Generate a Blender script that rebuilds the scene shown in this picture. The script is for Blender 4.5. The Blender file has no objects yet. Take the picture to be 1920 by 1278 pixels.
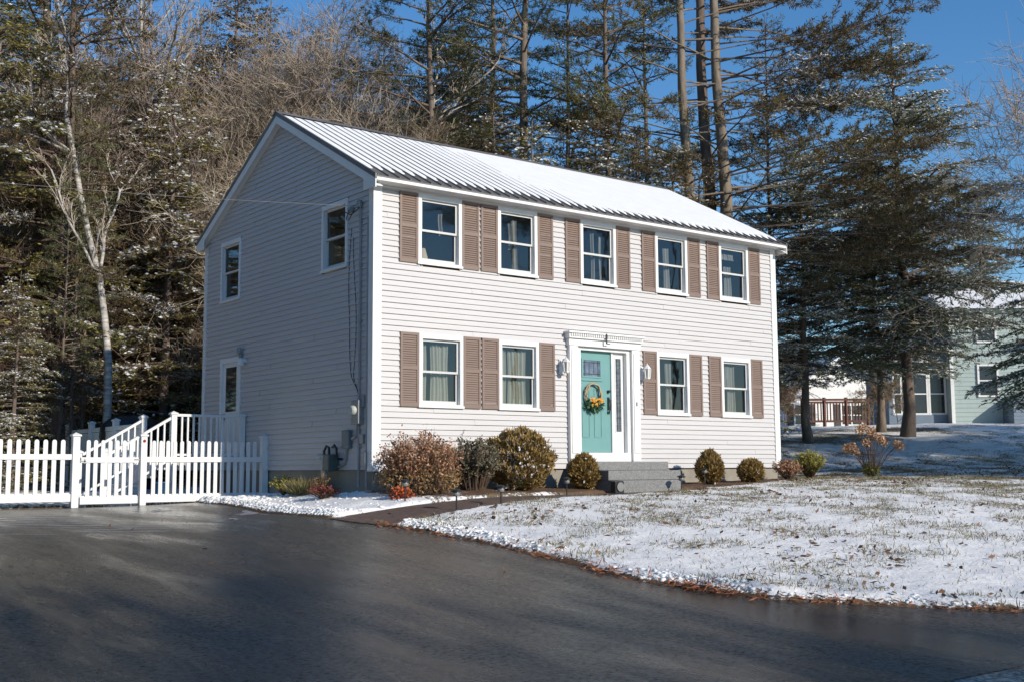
import bpy, math, random
import numpy as np
from mathutils import Matrix, Vector
R = math.radians
sc = bpy.context.scene
col = sc.collection

# ------------------------------------------------------------------ camera, sky, sun, exposure
CAM_POS = (-10.5827, -17.6874, -0.0067)
YAW, PITCH, ROLL, FPX = 0.65752, 0.108504, -0.005668, 2200.2
def cam_axes(yaw, pitch, roll):
    f = np.array([math.sin(yaw)*math.cos(pitch), math.cos(yaw)*math.cos(pitch), math.sin(pitch)])
    r = np.array([math.cos(yaw), -math.sin(yaw), 0.]); u = np.cross(r, f)
    c, s = math.cos(roll), math.sin(roll)
    return np.array([c*r+s*u, -s*r+c*u, f])
AX = cam_axes(YAW, PITCH, ROLL)
cd = bpy.data.cameras.new("camera"); cam = bpy.data.objects.new("camera", cd); col.objects.link(cam)
cd.sensor_width = 36.0; cd.lens = FPX/1920*36.0; cd.clip_end = 2000; cd.clip_start = 0.05
M = Matrix(((AX[0][0], AX[1][0], -AX[2][0], CAM_POS[0]), (AX[0][1], AX[1][1], -AX[2][1], CAM_POS[1]),
            (AX[0][2], AX[1][2], -AX[2][2], CAM_POS[2]), (0, 0, 0, 1)))
cam.matrix_world = M
sc.camera = cam
SUN_EL, SUN_AZ = 24.0, 13.0
w = bpy.data.worlds.new("World"); sc.world = w; w.use_nodes = True
nt = w.node_tree; bg = nt.nodes['Background']
sky = nt.nodes.new('ShaderNodeTexSky'); sky.sky_type = 'NISHITA'; sky.sun_disc = False
sky.sun_elevation = R(SUN_EL); sky.sun_rotation = R(180-SUN_AZ); sky.air_density = 1.0; sky.dust_density = 0.0; sky.ozone_density = 4.0
hsv = nt.nodes.new('ShaderNodeHueSaturation'); hsv.inputs['Saturation'].default_value = 1.18; nt.links.new(sky.outputs[0], hsv.inputs['Color']); nt.links.new(hsv.outputs[0], bg.inputs[0]); bg.inputs[1].default_value = 0.15
sd = bpy.data.lights.new("sun", 'SUN'); sun = bpy.data.objects.new("sun", sd); col.objects.link(sun)
sd.energy = 4.5; sd.angle = R(0.55); sd.color = (1.0, 0.915, 0.79)
sun.rotation_euler = (R(90-SUN_EL), 0, R(SUN_AZ)); sun.location = (5, -30, 30)
sc.view_settings.view_transform = 'Standard'; sc.view_settings.look = 'None'
sc.view_settings.exposure = 0.0; sc.view_settings.gamma = 1.0
sc.cycles.max_bounces = 6; sc.cycles.diffuse_bounces = 3; sc.cycles.glossy_bounces = 3; sc.cycles.transparent_max_bounces = 8
sc.cycles.caustics_reflective = False; sc.cycles.caustics_refractive = False

# ------------------------------------------------------------------ helpers
def tag(o, label=None, cat=None, group=None, kind=None):
    if label: o['label'] = label
    if cat: o['category'] = cat
    if group: o['group'] = group
    if kind: o['kind'] = kind
    return o
def empty(name, loc=(0, 0, 0), rz=0.0):
    o = bpy.data.objects.new(name, None); col.objects.link(o)
    o.location = loc; o.rotation_euler = (0, 0, rz); o.empty_display_size = .2
    return o
def thing(name, label, cat, loc=(0, 0, 0), rz=0.0, group=None):
    return tag(empty(name, loc, rz), label, cat, group)
def copy_tree(o, parent=None):
    c = o.copy(); col.objects.link(c); c.parent = parent
    for ch in list(o.children): copy_tree(ch, c)
    return c
class MB:
    def __init__(s): s.v = []; s.f = {}; s.n = 0; s.uniq = []
    def add(s, V, F):
        V = np.asarray(V, float).reshape(-1, 3); F = np.asarray(F, int)
        s.v.append(V); s.f.setdefault(F.shape[1], []).append(F+s.n); s.n += len(V); return s
    def poly(s, P): return s.add(P, [list(range(len(P)))])
    def box(s, x0, x1, y0, y1, z0, z1):
        V = [(x, y, z) for z in (z0, z1) for y in (y0, y1) for x in (x0, x1)]
        return s.add(V, [(0, 2, 3, 1), (4, 5, 7, 6), (0, 1, 5, 4), (2, 6, 7, 3), (0, 4, 6, 2), (1, 3, 7, 5)])
    def bar(s, a, b, wd, ht):                                   # a square bar from a to b (wd sideways, ht up)
        a = np.array(a, float); b = np.array(b, float); d = b-a; d /= np.linalg.norm(d)
        up = np.array([0, 0, 1.]) if abs(d[2]) < .95 else np.array([0, 1., 0])
        sx = np.cross(d, up); sx /= np.linalg.norm(sx); uz = np.cross(sx, d)
        V = [p+sx*wd/2*i+uz*ht/2*j for p in (a, b) for i, j in ((-1, -1), (1, -1), (1, 1), (-1, 1))]
        return s.add(V, [(0, 1, 2, 3), (7, 6, 5, 4), (0, 4, 5, 1), (1, 5, 6, 2), (2, 6, 7, 3), (3, 7, 4, 0)])
    def segs(s, P0, P1, R0, R1, n=4):                           # many tapered prisms at once
        P0 = np.asarray(P0, float).reshape(-1, 3); P1 = np.asarray(P1, float).reshape(-1, 3)
        m = len(P0); R0 = np.broadcast_to(np.asarray(R0, float), (m,)); R1 = np.broadcast_to(np.asarray(R1, float), (m,))
        d = P1-P0; d /= np.maximum(np.linalg.norm(d, axis=1, keepdims=True), 1e-6)
        up = np.where(np.abs(d[:, 2:3]) > .9, [[1., 0, 0]], [[0, 0, 1.]])
        a = np.cross(d, up); a /= np.linalg.norm(a, axis=1, keepdims=True); b = np.cross(a, d)
        th = np.arange(n)*2*math.pi/n
        ring = a[:, None]*np.cos(th)[None, :, None]+b[:, None]*np.sin(th)[None, :, None]
        V = np.concatenate([P0[:, None]+ring*R0[:, None, None], P1[:, None]+ring*R1[:, None, None]], 1).reshape(-1, 3)
        i = np.arange(n); j = (i+1) % n
        F = np.stack([i, j, j+n, i+n], 1)[None]+(np.arange(m)*2*n)[:, None, None]
        return s.add(V, F.reshape(-1, 4))
    def tube(s, P, rad, n=8, cap=True):
        P = np.asarray(P, float); k = len(P); rad = np.broadcast_to(np.asarray(rad, float), (k,))
        T = np.gradient(P, axis=0); T /= np.linalg.norm(T, axis=1, keepdims=True)
        up = np.array([1., 0, 0]) if abs(T[:, 2]).mean() > .8 else np.array([0, 0, 1.])
        a = np.cross(T, up); a /= np.linalg.norm(a, axis=1, keepdims=True); b = np.cross(a, T)
        th = np.arange(n)*2*math.pi/n
        V = (P[:, None]+(a[:, None]*np.cos(th)[None, :, None]+b[:, None]*np.sin(th)[None, :, None])*rad[:, None, None]).reshape(-1, 3)
        i = np.arange(n); j = (i+1) % n
        F = np.concatenate([np.stack([i+q*n, j+q*n, j+q*n+n, i+q*n+n], 1) for q in range(k-1)])
        n0 = s.n; s.add(V, F)
        if cap:
            s.f.setdefault(n, []).append(np.array([n0+i[::-1], n0+(k-1)*n+i]))
        return s
    def lathe(s, prof, c=(0, 0, 0), n=12):
        th = np.arange(n)*2*math.pi/n; k = len(prof)
        V = [(c[0]+r*math.cos(t), c[1]+r*math.sin(t), c[2]+z) for r, z in prof for t in th]
        i = np.arange(n); j = (i+1) % n
        F = np.concatenate([np.stack([i+q*n, j+q*n, j+q*n+n, i+q*n+n], 1) for q in range(k-1)])
        return s.add(V, F)
    def cards(s, P, D, N, L, Wd):                               # pointed leaf quads: base P, direction D, facing N
        D = D/np.maximum(np.linalg.norm(D, axis=1, keepdims=True), 1e-6)
        S = np.cross(D, N); S /= np.maximum(np.linalg.norm(S, axis=1, keepdims=True), 1e-6)
        L = np.broadcast_to(np.asarray(L, float), (len(P),))[:, None]; Wd = np.broadcast_to(np.asarray(Wd, float), (len(P),))[:, None]
        V = np.stack([P, P+D*L*.45+S*Wd/2, P+D*L, P+D*L*.55-S*Wd/2], 1).reshape(-1, 3)
        return s.add(V, np.arange(len(V)).reshape(-1, 4))
    def mesh(s, name, smooth=False):
        me = bpy.data.meshes.new(name)
        V = np.concatenate(s.v); me.vertices.add(len(V)); me.vertices.foreach_set('co', V.astype(np.float32).ravel())
        loops = []; sizes = []
        for k, L in s.f.items():
            A = np.concatenate(L); loops.append(A.ravel()); sizes.append(np.full(len(A), k))
        loops = np.concatenate(loops).astype(np.int32); sizes = np.concatenate(sizes)
        me.loops.add(len(loops)); me.loops.foreach_set('vertex_index', loops)
        me.polygons.add(len(sizes)); st = np.concatenate([[0], np.cumsum(sizes)[:-1]]).astype(np.int32)
        me.polygons.foreach_set('loop_start', st)
        me.polygons.foreach_set('use_smooth', np.full(len(sizes), smooth, dtype=bool))
        me.update(calc_edges=True); return me
    def build(s, name, mat, parent=None, smooth=False, loc=None, rz=0.0):
        o = bpy.data.objects.new(name, s.mesh(name, smooth)); col.objects.link(o)
        if mat: o.data.materials.append(mat)
        if parent is not None: o.parent = parent
        if loc is not None: o.location = loc
        if rz: o.rotation_euler = (0, 0, rz)
        return o
def bevel(o, wd=.006, seg=2):
    m = o.modifiers.new('bevel', 'BEVEL'); m.width = wd; m.segments = seg; m.limit_method = 'ANGLE'; m.angle_limit = R(40)
    return o
_tabs = {}
def vnoise(x, y, seed=0):
    if seed not in _tabs: _tabs[seed] = np.random.default_rng(seed+77).random((256, 256))
    T = _tabs[seed]; xi = np.floor(x).astype(int); yi = np.floor(y).astype(int); fx = x-xi; fy = y-yi
    fx = fx*fx*(3-2*fx); fy = fy*fy*(3-2*fy)
    a = T[xi & 255, yi & 255]; b = T[(xi+1) & 255, yi & 255]; c = T[xi & 255, (yi+1) & 255]; d = T[(xi+1) & 255, (yi+1) & 255]
    return (a*(1-fx)+b*fx)*(1-fy)+(c*(1-fx)+d*fx)*fy
def fbm(x, y, sc_, seed=0, o=4):
    v = 0; a = 1; t = 0
    for k in range(o):
        v = v+a*vnoise(np.asarray(x)*sc_*2**k+k*17.3, np.asarray(y)*sc_*2**k+k*9.1, seed+k); t += a; a *= .55
    return v/t
def sstep(a, b, x):
    t = np.clip((np.asarray(x, float)-a)/(b-a), 0, 1); return t*t*(3-2*t)

# ------------------------------------------------------------------ materials
def node(nt, kind, **kw):
    n = nt.nodes.new(kind)
    for k, v in kw.items():
        if k in n.inputs: n.inputs[k].default_value = v
        else: setattr(n, k, v)
    return n
def mat(name, c, rough=.6, var=.12, scale=6.0, bump=0.0, bscale=40.0, metal=0.0, spec=.5, c2=None, island=0.0, objvar=0.0, stretch=None, trans=0.0):
    m = bpy.data.materials.new(name); m.use_nodes = True; t = m.node_tree; L = t.links; b = t.nodes['Principled BSDF']
    b.inputs['Roughness'].default_value = rough; b.inputs['Metallic'].default_value = metal; b.inputs['Specular IOR Level'].default_value = spec
    co = node(t, 'ShaderNodeTexCoord'); vec = co.outputs['Object']
    if stretch:
        mp = node(t, 'ShaderNodeMapping'); mp.inputs['Scale'].default_value = stretch; L.new(vec, mp.inputs[0]); vec = mp.outputs[0]
    nz = node(t, 'ShaderNodeTexNoise', Scale=scale, Detail=5.0, Roughness=.65); L.new(vec, nz.inputs['Vector'])
    fac = nz.outputs['Fac']
    rm = node(t, 'ShaderNodeMapRange'); rm.inputs[1].default_value = .3; rm.inputs[2].default_value = .7; L.new(fac, rm.inputs[0])
    mx = node(t, 'ShaderNodeMix', data_type='RGBA')
    c2 = c2 or tuple(x*(1-2*var) for x in c)
    mx.inputs[6].default_value = (*c, 1); mx.inputs[7].default_value = (*c2, 1)
    L.new(rm.outputs[0], mx.inputs[0]); out = mx.outputs[2]
    if island or objvar:
        hs = node(t, 'ShaderNodeHueSaturation'); L.new(out, hs.inputs['Color']); out = hs.outputs[0]
        if island:
            g = node(t, 'ShaderNodeNewGeometry'); r2 = node(t, 'ShaderNodeMapRange'); r2.inputs[3].default_value = 1-island; r2.inputs[4].default_value = 1+island
            L.new(g.outputs['Random Per Island'], r2.inputs[0]); val = r2.outputs[0]
            if objvar:
                oi = node(t, 'ShaderNodeObjectInfo'); r3 = node(t, 'ShaderNodeMapRange'); r3.inputs[3].default_value = 1-objvar; r3.inputs[4].default_value = 1+objvar
                L.new(oi.outputs['Random'], r3.inputs[0]); mu = node(t, 'ShaderNodeMath', operation='MULTIPLY'); L.new(val, mu.inputs[0]); L.new(r3.outputs[0], mu.inputs[1]); val = mu.outputs[0]
                r4 = node(t, 'ShaderNodeMapRange'); r4.inputs[3].default_value = .485; r4.inputs[4].default_value = .515; L.new(oi.outputs['Random'], r4.inputs[0]); L.new(r4.outputs[0], hs.inputs['Hue'])
            L.new(val, hs.inputs['Value'])
    L.new(out, b.inputs['Base Color'])
    if bump:
        n2 = node(t, 'ShaderNodeTexNoise', Scale=bscale, Detail=4.0); L.new(vec, n2.inputs['Vector'])
        bp = node(t, 'ShaderNodeBump', Strength=bump, Distance=.02); L.new(n2.outputs['Fac'], bp.inputs['Height']); L.new(bp.outputs[0], b.inputs['Normal'])
    if trans:                                                   # thin leaf: some light passes through
        tr = node(t, 'ShaderNodeBsdfTranslucent'); L.new(out, tr.inputs[0]); ms = node(t, 'ShaderNodeMixShader'); ms.inputs[0].default_value = trans
        L.new(b.outputs[0], ms.inputs[1]); L.new(tr.outputs[0], ms.inputs[2]); L.new(ms.outputs[0], t.nodes['Material Output'].inputs[0])
    return m
X = {}
X['siding'] = mat('siding', (.575, .556, .55), .5, .03, 1.2, .05, 30, stretch=(1, 1, 8))
X['white'] = mat('white_vinyl', (.80, .80, .79), .4, .03, 3)
X['trim'] = mat('white_trim', (.80, .79, .77), .45, .04, 4)
X['shutter'] = mat('taupe_shutter', (.235, .165, .132), .55, .06, 3)
X['metal'] = mat('roof_metal', (.17, .155, .14), .45, .15, 3, .03, 20)
X['snow'] = mat('snow', (.88, .875, .865), .65, .04, 3, .35, 22, spec=.3)
X['foundation'] = mat('concrete', (.33, .30, .25), .85, .12, 3, .25, 60)
X['granite'] = mat('granite', (.30, .30, .29), .6, .3, 45, .2, 90, c2=(.10, .10, .105))
X['teal'] = mat('teal_door_paint', (.16, .335, .322), .4, .03, 3)
X['dark'] = mat('black_metal', (.02, .02, .022), .4, .1, 8)
X['greymetal'] = mat('grey_metal', (.32, .33, .33), .45, .1, 8, metal=.2)
X['screen'] = mat('sash_grey', (.62, .62, .60), .45, .04, 4)
X['interior'] = mat('interior_paint', (.62, .62, .60), .8, .05, 2)
X['curtain'] = mat('curtain_cloth', (.60, .60, .54), .9, .06, 8, trans=.3)
X['curtain_w'] = mat('pale_curtain_cloth', (.5, .5, .5), .9, .06, 8, trans=.3)
X['bark'] = mat('brown_bark', (.25, .19, .145), .9, .25, 5, .8, 14, c2=(.085, .065, .052), stretch=(1, 1, .25), objvar=.2, island=.01)
X['paletwig'] = mat('pale_bark', (.44, .36, .28), .9, .2, 5, .4, 20, c2=(.24, .18, .135), stretch=(1, 1, .3), objvar=.15, island=.12)
X['twigbrown'] = mat('red_brown_twigs', (.26, .18, .12), .9, .2, 5, c2=(.16, .11, .075), island=.25, objvar=.2)
X['birch'] = mat('birch_bark', (.66, .62, .56), .7, .3, 3, .3, 20, c2=(.14, .12, .10), stretch=(.6, .6, 3))
X['hemlock'] = mat('hemlock_needles', (.31, .245, .078), .7, .25, 1.2, c2=(.155, .14, .048), island=.45, objvar=.2, trans=.32)
X['darkneedle'] = mat('dark_needles', (.225, .235, .095), .7, .25, 1.2, c2=(.13, .145, .065), island=.45, objvar=.15, trans=.28)
X['pineneedle'] = mat('pine_needles', (.12, .125, .042), .65, .25, 1.2, c2=(.065, .075, .03), island=.45, objvar=.2, trans=.2)
X['goldneedle'] = mat('golden_needles', (.21, .155, .06), .7, .25, 1.5, c2=(.10, .085, .036), island=.4, objvar=.15, trans=.22)
X['snowleaf'] = mat('snow_on_needles', (.80, .81, .84), .7, .05, 3, island=.08, trans=.2)
def glass_mat():
    m = bpy.data.materials.new('window_glass'); m.use_nodes = True; t = m.node_tree; L = t.links; t.nodes.remove(t.nodes['Principled BSDF'])
    tr = node(t, 'ShaderNodeBsdfTransparent'); tr.inputs[0].default_value = (.80, .83, .82, 1)
    gl = node(t, 'ShaderNodeBsdfGlossy', Roughness=.02); fr = node(t, 'ShaderNodeFresnel', IOR=1.85)
    co = node(t, 'ShaderNodeTexCoord'); nz = node(t, 'ShaderNodeTexNoise', Scale=1.6); L.new(co.outputs['Object'], nz.inputs['Vector'])
    bp = node(t, 'ShaderNodeBump', Strength=.04, Distance=.05); L.new(nz.outputs['Fac'], bp.inputs['Height']); L.new(bp.outputs[0], gl.inputs['Normal'])
    mx = node(t, 'ShaderNodeMixShader'); L.new(fr.outputs[0], mx.inputs[0]); L.new(tr.outputs[0], mx.inputs[1]); L.new(gl.outputs[0], mx.inputs[2])
    L.new(mx.outputs[0], t.nodes['Material Output'].inputs[0]); return m
X['glass'] = glass_mat()
def asphalt_mat(name, c, r0, r1, spec, bump):
    m = bpy.data.materials.new(name); m.use_nodes = True; t = m.node_tree; L = t.links; b = t.nodes['Principled BSDF']
    co = node(t, 'ShaderNodeTexCoord'); v = co.outputs['Object']
    n1 = node(t, 'ShaderNodeTexNoise', Scale=24.0, Detail=6.0, Roughness=.75); L.new(v, n1.inputs['Vector'])     # stone chips
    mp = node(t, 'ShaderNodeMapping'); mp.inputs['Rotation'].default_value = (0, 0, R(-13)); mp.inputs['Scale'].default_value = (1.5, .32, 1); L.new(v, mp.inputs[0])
    n2 = node(t, 'ShaderNodeTexNoise', Scale=.9, Detail=6.0, Roughness=.6); L.new(mp.outputs[0], n2.inputs['Vector'])   # damp and drier streaks, with tree-shadow streaks put into the colour
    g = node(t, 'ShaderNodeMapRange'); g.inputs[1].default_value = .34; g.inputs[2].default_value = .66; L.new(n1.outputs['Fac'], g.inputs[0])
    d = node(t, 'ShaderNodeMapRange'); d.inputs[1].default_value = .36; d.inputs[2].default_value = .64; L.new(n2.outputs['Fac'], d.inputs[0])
    cr = node(t, 'ShaderNodeMix', data_type='RGBA'); cr.inputs[6].default_value = (*[x*.10 for x in c], 1); cr.inputs[7].default_value = (*[x*2.1 for x in c], 1)
    L.new(g.outputs[0], cr.inputs[0])
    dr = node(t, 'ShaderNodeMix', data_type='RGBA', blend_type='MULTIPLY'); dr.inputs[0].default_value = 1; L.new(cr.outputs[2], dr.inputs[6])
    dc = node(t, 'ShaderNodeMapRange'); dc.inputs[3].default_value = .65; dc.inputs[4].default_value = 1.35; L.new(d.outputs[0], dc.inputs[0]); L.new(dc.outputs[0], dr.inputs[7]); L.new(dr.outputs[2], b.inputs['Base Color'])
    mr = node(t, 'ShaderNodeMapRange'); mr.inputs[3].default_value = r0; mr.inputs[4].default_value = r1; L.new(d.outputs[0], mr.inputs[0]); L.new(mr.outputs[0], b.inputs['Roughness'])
    sg = node(t, 'ShaderNodeMapRange'); sg.inputs[3].default_value = spec*.05; sg.inputs[4].default_value = spec*1.9; L.new(g.outputs[0], sg.inputs[0]); L.new(sg.outputs[0], b.inputs['Specular IOR Level'])
    bp = node(t, 'ShaderNodeBump', Strength=bump, Distance=.008); L.new(n1.outputs['Fac'], bp.inputs['Height']); L.new(bp.outputs[0], b.inputs['Normal'])
    return m
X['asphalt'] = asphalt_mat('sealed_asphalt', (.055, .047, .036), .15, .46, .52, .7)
X['street'] = asphalt_mat('old_asphalt', (.24, .21, .17), .7, .85, .3, .5)
def ground_mat():
    m = bpy.data.materials.new('snowy_lawn'); m.use_nodes = True; t = m.node_tree; L = t.links; b = t.nodes['Principled BSDF']; b.inputs['Roughness'].default_value = .85
    b.inputs['Specular IOR Level'].default_value = .2
    at = node(t, 'ShaderNodeAttribute', attribute_name='cover'); sp = node(t, 'ShaderNodeSeparateColor'); L.new(at.outputs['Color'], sp.inputs[0])
    co = node(t, 'ShaderNodeTexCoord'); v = co.outputs['Object']
    n1 = node(t, 'ShaderNodeTexNoise', Scale=14.0, Detail=6.0, Roughness=.75); L.new(v, n1.inputs['Vector'])
    n2 = node(t, 'ShaderNodeTexNoise', Scale=3.0, Detail=4.0); L.new(v, n2.inputs['Vector'])
    n3 = node(t, 'ShaderNodeTexNoise', Scale=60.0, Detail=3.0); L.new(v, n3.inputs['Vector'])
    g = node(t, 'ShaderNodeMix', data_type='RGBA'); g.inputs[6].default_value = (.13, .11, .055, 1); g.inputs[7].default_value = (.27, .21, .13, 1); L.new(n3.outputs['Fac'], g.inputs[0])
    so = node(t, 'ShaderNodeMix', data_type='RGBA'); so.inputs[6].default_value = (.085, .05, .03, 1); so.inputs[7].default_value = (.20, .115, .07, 1); L.new(n3.outputs['Fac'], so.inputs[0])
    gs = node(t, 'ShaderNodeMix', data_type='RGBA'); L.new(sp.outputs[1], gs.inputs[0]); L.new(g.outputs[2], gs.inputs[6]); L.new(so.outputs[2], gs.inputs[7])
    a1 = node(t, 'ShaderNodeMath', operation='MULTIPLY_ADD'); L.new(n1.outputs['Fac'], a1.inputs[0]); a1.inputs[1].default_value = 2.3; a1.inputs[2].default_value = -1.17
    a2 = node(t, 'ShaderNodeMath', operation='MULTIPLY_ADD'); L.new(n2.outputs['Fac'], a2.inputs[0]); a2.inputs[1].default_value = .7; a2.inputs[2].default_value = -.35
    s1 = node(t, 'ShaderNodeMath', operation='ADD'); L.new(a1.outputs[0], s1.inputs[0]); L.new(a2.outputs[0], s1.inputs[1])
    s2 = node(t, 'ShaderNodeMath', operation='ADD'); L.new(s1.outputs[0], s2.inputs[0]); L.new(sp.outputs[0], s2.inputs[1])
    mr = node(t, 'ShaderNodeMapRange', interpolation_type='SMOOTHSTEP'); mr.inputs[1].default_value = .38; mr.inputs[2].default_value = .62; L.new(s2.outputs[0], mr.inputs[0])
    mx = node(t, 'ShaderNodeMix', data_type='RGBA'); L.new(mr.outputs[0], mx.inputs[0]); L.new(gs.outputs[2], mx.inputs[6]); mx.inputs[7].default_value = (.92, .90, .87, 1)
    L.new(mx.outputs[2], b.inputs['Base Color'])
    ad = node(t, 'ShaderNodeMath', operation='MULTIPLY_ADD'); L.new(mr.outputs[0], ad.inputs[0]); ad.inputs[1].default_value = .6; L.new(n1.outputs['Fac'], ad.inputs[2])
    bp = node(t, 'ShaderNodeBump', Strength=.7, Distance=.04); L.new(ad.outputs[0], bp.inputs['Height']); L.new(bp.outputs[0], b.inputs['Normal'])
    return m
X['ground'] = ground_mat()
def brick_mat():
    m = bpy.data.materials.new('paver_path'); m.use_nodes = True; t = m.node_tree; L = t.links; b = t.nodes['Principled BSDF']; b.inputs['Roughness'].default_value = .7
    co = node(t, 'ShaderNodeTexCoord'); br = node(t, 'ShaderNodeTexBrick', Scale=5.0)
    br.inputs['Color1'].default_value = (.17, .105, .075, 1); br.inputs['Color2'].default_value = (.11, .075, .06, 1); br.inputs['Mortar'].default_value = (.05, .04, .035, 1)
    L.new(co.outputs['Object'], br.inputs['Vector'])
    nz = node(t, 'ShaderNodeTexNoise', Scale=8.0, Detail=5.0); L.new(co.outputs['Object'], nz.inputs['Vector'])
    mx = node(t, 'ShaderNodeMix', data_type='RGBA', blend_type='MULTIPLY'); mx.inputs[0].default_value = .8; L.new(br.outputs[0], mx.inputs[6])
    rm = node(t, 'ShaderNodeMapRange'); rm.inputs[3].default_value = .4; rm.inputs[4].default_value = 1.5; L.new(nz.outputs['Fac'], rm.inputs[0]); L.new(rm.outputs[0], mx.inputs[7])
    L.new(mx.outputs[2], b.inputs['Base Color']); bp = node(t, 'ShaderNodeBump', Strength=.5, Distance=.01); L.new(br.outputs['Fac'], bp.inputs['Height']); bp.invert = True; L.new(bp.outputs[0], b.inputs['Normal'])
    return m
X['path'] = brick_mat()

# ------------------------------------------------------------------ terrain
CP = np.array([
(-2,4,-.61),(-6,4,-.63),(-12,4,-.62),(-2,0,-.70),(-7,0,-.72),(-12,0,-.72),(-2,-4,-.80),(-7,-4,-.84),(-12,-4,-.86),
(-2,-8,-1.10),(-7,-8,-1.15),(-12,-8,-1.15),(-2,-11,-1.33),(-6,-13,-1.45),(-12,-13,-1.47),(-1,-13,-1.44),(4,-13,-1.40),(-6,-20,-1.52),(-14,-20,-1.52),(4,-20,-1.48),(-10,-40,-1.5),(20,-40,-1.4),
(14,-13,-1.25),(26,-13,-1.0),(40,-13,-.8),(14,-20,-1.3),(40,-20,-.9),
(0,-.4,-.40),(2.5,-1.2,-.44),(5,-1.7,-.45),(8,-1,-.38),(10.8,-.3,-.30),(0,3.8,-.53),(-.6,1.5,-.50),(-.8,-1.5,-.52),
(1,-5,-.72),(4,-5,-.62),(8,-5,-.52),(4,-9,-1.0),(10,-9,-.85),(15,-4,-.40),(15,3,-.22),(18.6,.6,-.18),(21,-3,-.25),(26,0,-.1),
(19,12,.85),(24,9.5,1.0),(28,6,1.1),(32,4,1.2),(13,9,.1),(16,5,.05),(11,14,-.1),
(36,30,1.6),(50,30,1.8),(40,10,1.8),(60,10,2.0),(80,40,2.4),
(-3,10,-.5),(-8,12,-.4),(-15,14,-.3),(-4,20,-.2),(6,18,-.2),(14,25,.3),(0,40,1),(-30,30,.5),(-40,0,-.6),(-40,-40,-1.5),(80,-40,-.5),(-40,80,2),(20,80,3),(80,80,4),(30,50,1.9)], float)
def tps(r2): return np.where(r2 > 1e-9, .5*r2*np.log(np.maximum(r2, 1e-9)), 0)
_n = len(CP); _A = np.zeros((_n+3, _n+3)); _A[:_n, :_n] = tps(((CP[:, None, :2]-CP[None, :, :2])**2).sum(-1))+np.eye(_n)*.5
_A[:_n, _n] = 1; _A[:_n, _n+1:] = CP[:, :2]; _A[_n:, :_n] = _A[:_n, _n:].T
_W = np.linalg.solve(_A, np.r_[CP[:, 2], 0, 0, 0])
def G(x, y):
    x = np.clip(np.asarray(x, float), -40, 80); y = np.clip(np.asarray(y, float), -40, 80); s = x.shape; x = x.ravel(); y = y.ravel()
    v = _W[_n]+_W[_n+1]*x+_W[_n+2]*y
    for i in range(_n): v = v+_W[i]*tps((x-CP[i, 0])**2+(y-CP[i, 1])**2)
    return v.reshape(s)
def gz(x, y): return float(G(np.array([x]), np.array([y]))[0])
def spot(px, depth):                                            # ground point seen in picture column px at this distance
    d = np.array([(px-960)/FPX, -(880-639)/FPX, 1.0]) @ AX
    p = np.array(CAM_POS)+d*depth
    return float(p[0]), float(p[1])
EDGE = np.array([(-1.50,6.0),(-1.53,3.9),(-1.82,1.36),(-2.14,-1.42),(-2.09,-2.79),(-1.9,-3.92),(-1.81,-5.65),(-1.99,-8.7),(-1.57,-10.1),(-.71,-11),(0,-11.67),(1,-12.25),(3,-12.7),(12,-12.88),(45,-13.0)], float)
def xr(y): return np.interp(-np.asarray(y, float), -EDGE[:, 1], EDGE[:, 0])
def edge_dist(x, y):                                            # + outside the driveway, - on it
    d = np.full(x.shape, 1e9)
    for a, b in zip(EDGE[:-1], EDGE[1:]):
        ab = b-a; t = np.clip(((x-a[0])*ab[0]+(y-a[1])*ab[1])/(ab@ab), 0, 1)
        d = np.minimum(d, np.hypot(x-a[0]-t*ab[0], y-a[1]-t*ab[1]))
    inside = ((x < xr(y)) & (y < 4.3) & (x > -30)) | (y < -13)
    return np.where(inside, -d, d)
PATH_U = np.array([(-2.3,-2.30),(0.2,-2.15),(2.9,-1.62),(4.6,-1.48),(6.45,-1.48)]); PATH_L = np.array([(-2.3,-3.80),(-1.72,-3.70),(-.6,-3.34),(.5,-3.05),(2.3,-2.62),(4.4,-2.35),(6.6,-1.95)])
def path_d(x, y):                                               # positive inside the walkway
    u = np.interp(x, PATH_U[:, 0], PATH_U[:, 1]); l = np.interp(x, PATH_L[:, 0], PATH_L[:, 1])
    return np.where((x > -2.3) & (x < 6.5), np.minimum(u-y, y-l), -1.0)
def axis(stops):
    out = [stops[0][0]]
    for (a, st), (b, _) in zip(stops[:-1], stops[1:]):
        n = max(1, int(round((b-a)/st))); out += list(np.linspace(a, b, n+1)[1:])
    return np.array(out)
def grid_mesh(gx, gy, Z):
    nx, ny = len(gx), len(gy); XX, YY = np.meshgrid(gx, gy); V = np.stack([XX, YY, Z], -1).reshape(-1, 3)
    i = np.arange(nx-1)[None]+np.arange(ny-1)[:, None]*nx
    return MB().add(V, np.stack([i, i+1, i+nx+1, i+nx], -1).reshape(-1, 4))
gx = axis([(-400, 40), (-40, 4), (-12, 1), (-3, .05), (5, .07), (12, .12), (22, .35), (40, 2), (80, 20), (600, 0)])
gy = axis([(-400, 40), (-40, 4), (-14, .3), (-13, .05), (-1, .06), (5, .2), (16, .6), (45, 3), (80, 20), (600, 0)])
XX, YY = np.meshgrid(gx, gy); base = G(XX, YY); ed = edge_dist(XX, YY); pd = path_d(XX, YY)
lift = sstep(.0, .22, ed)*.045*(0.5+fbm(XX, YY, 2.2, 3))
bank = np.exp(-((ed-.22)/.16)**2)*.05*fbm(XX, YY, 3.0, 9)*(ed > 0)
rough = (fbm(XX, YY, 3.2, 21)-.5)*.035*sstep(.05, .5, ed)
Z = base+np.where(ed > 0, lift+bank+rough, 0)-sstep(0.0, .06, -ed)*.07
Z -= sstep(-.06, .04, pd)*.075
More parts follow.
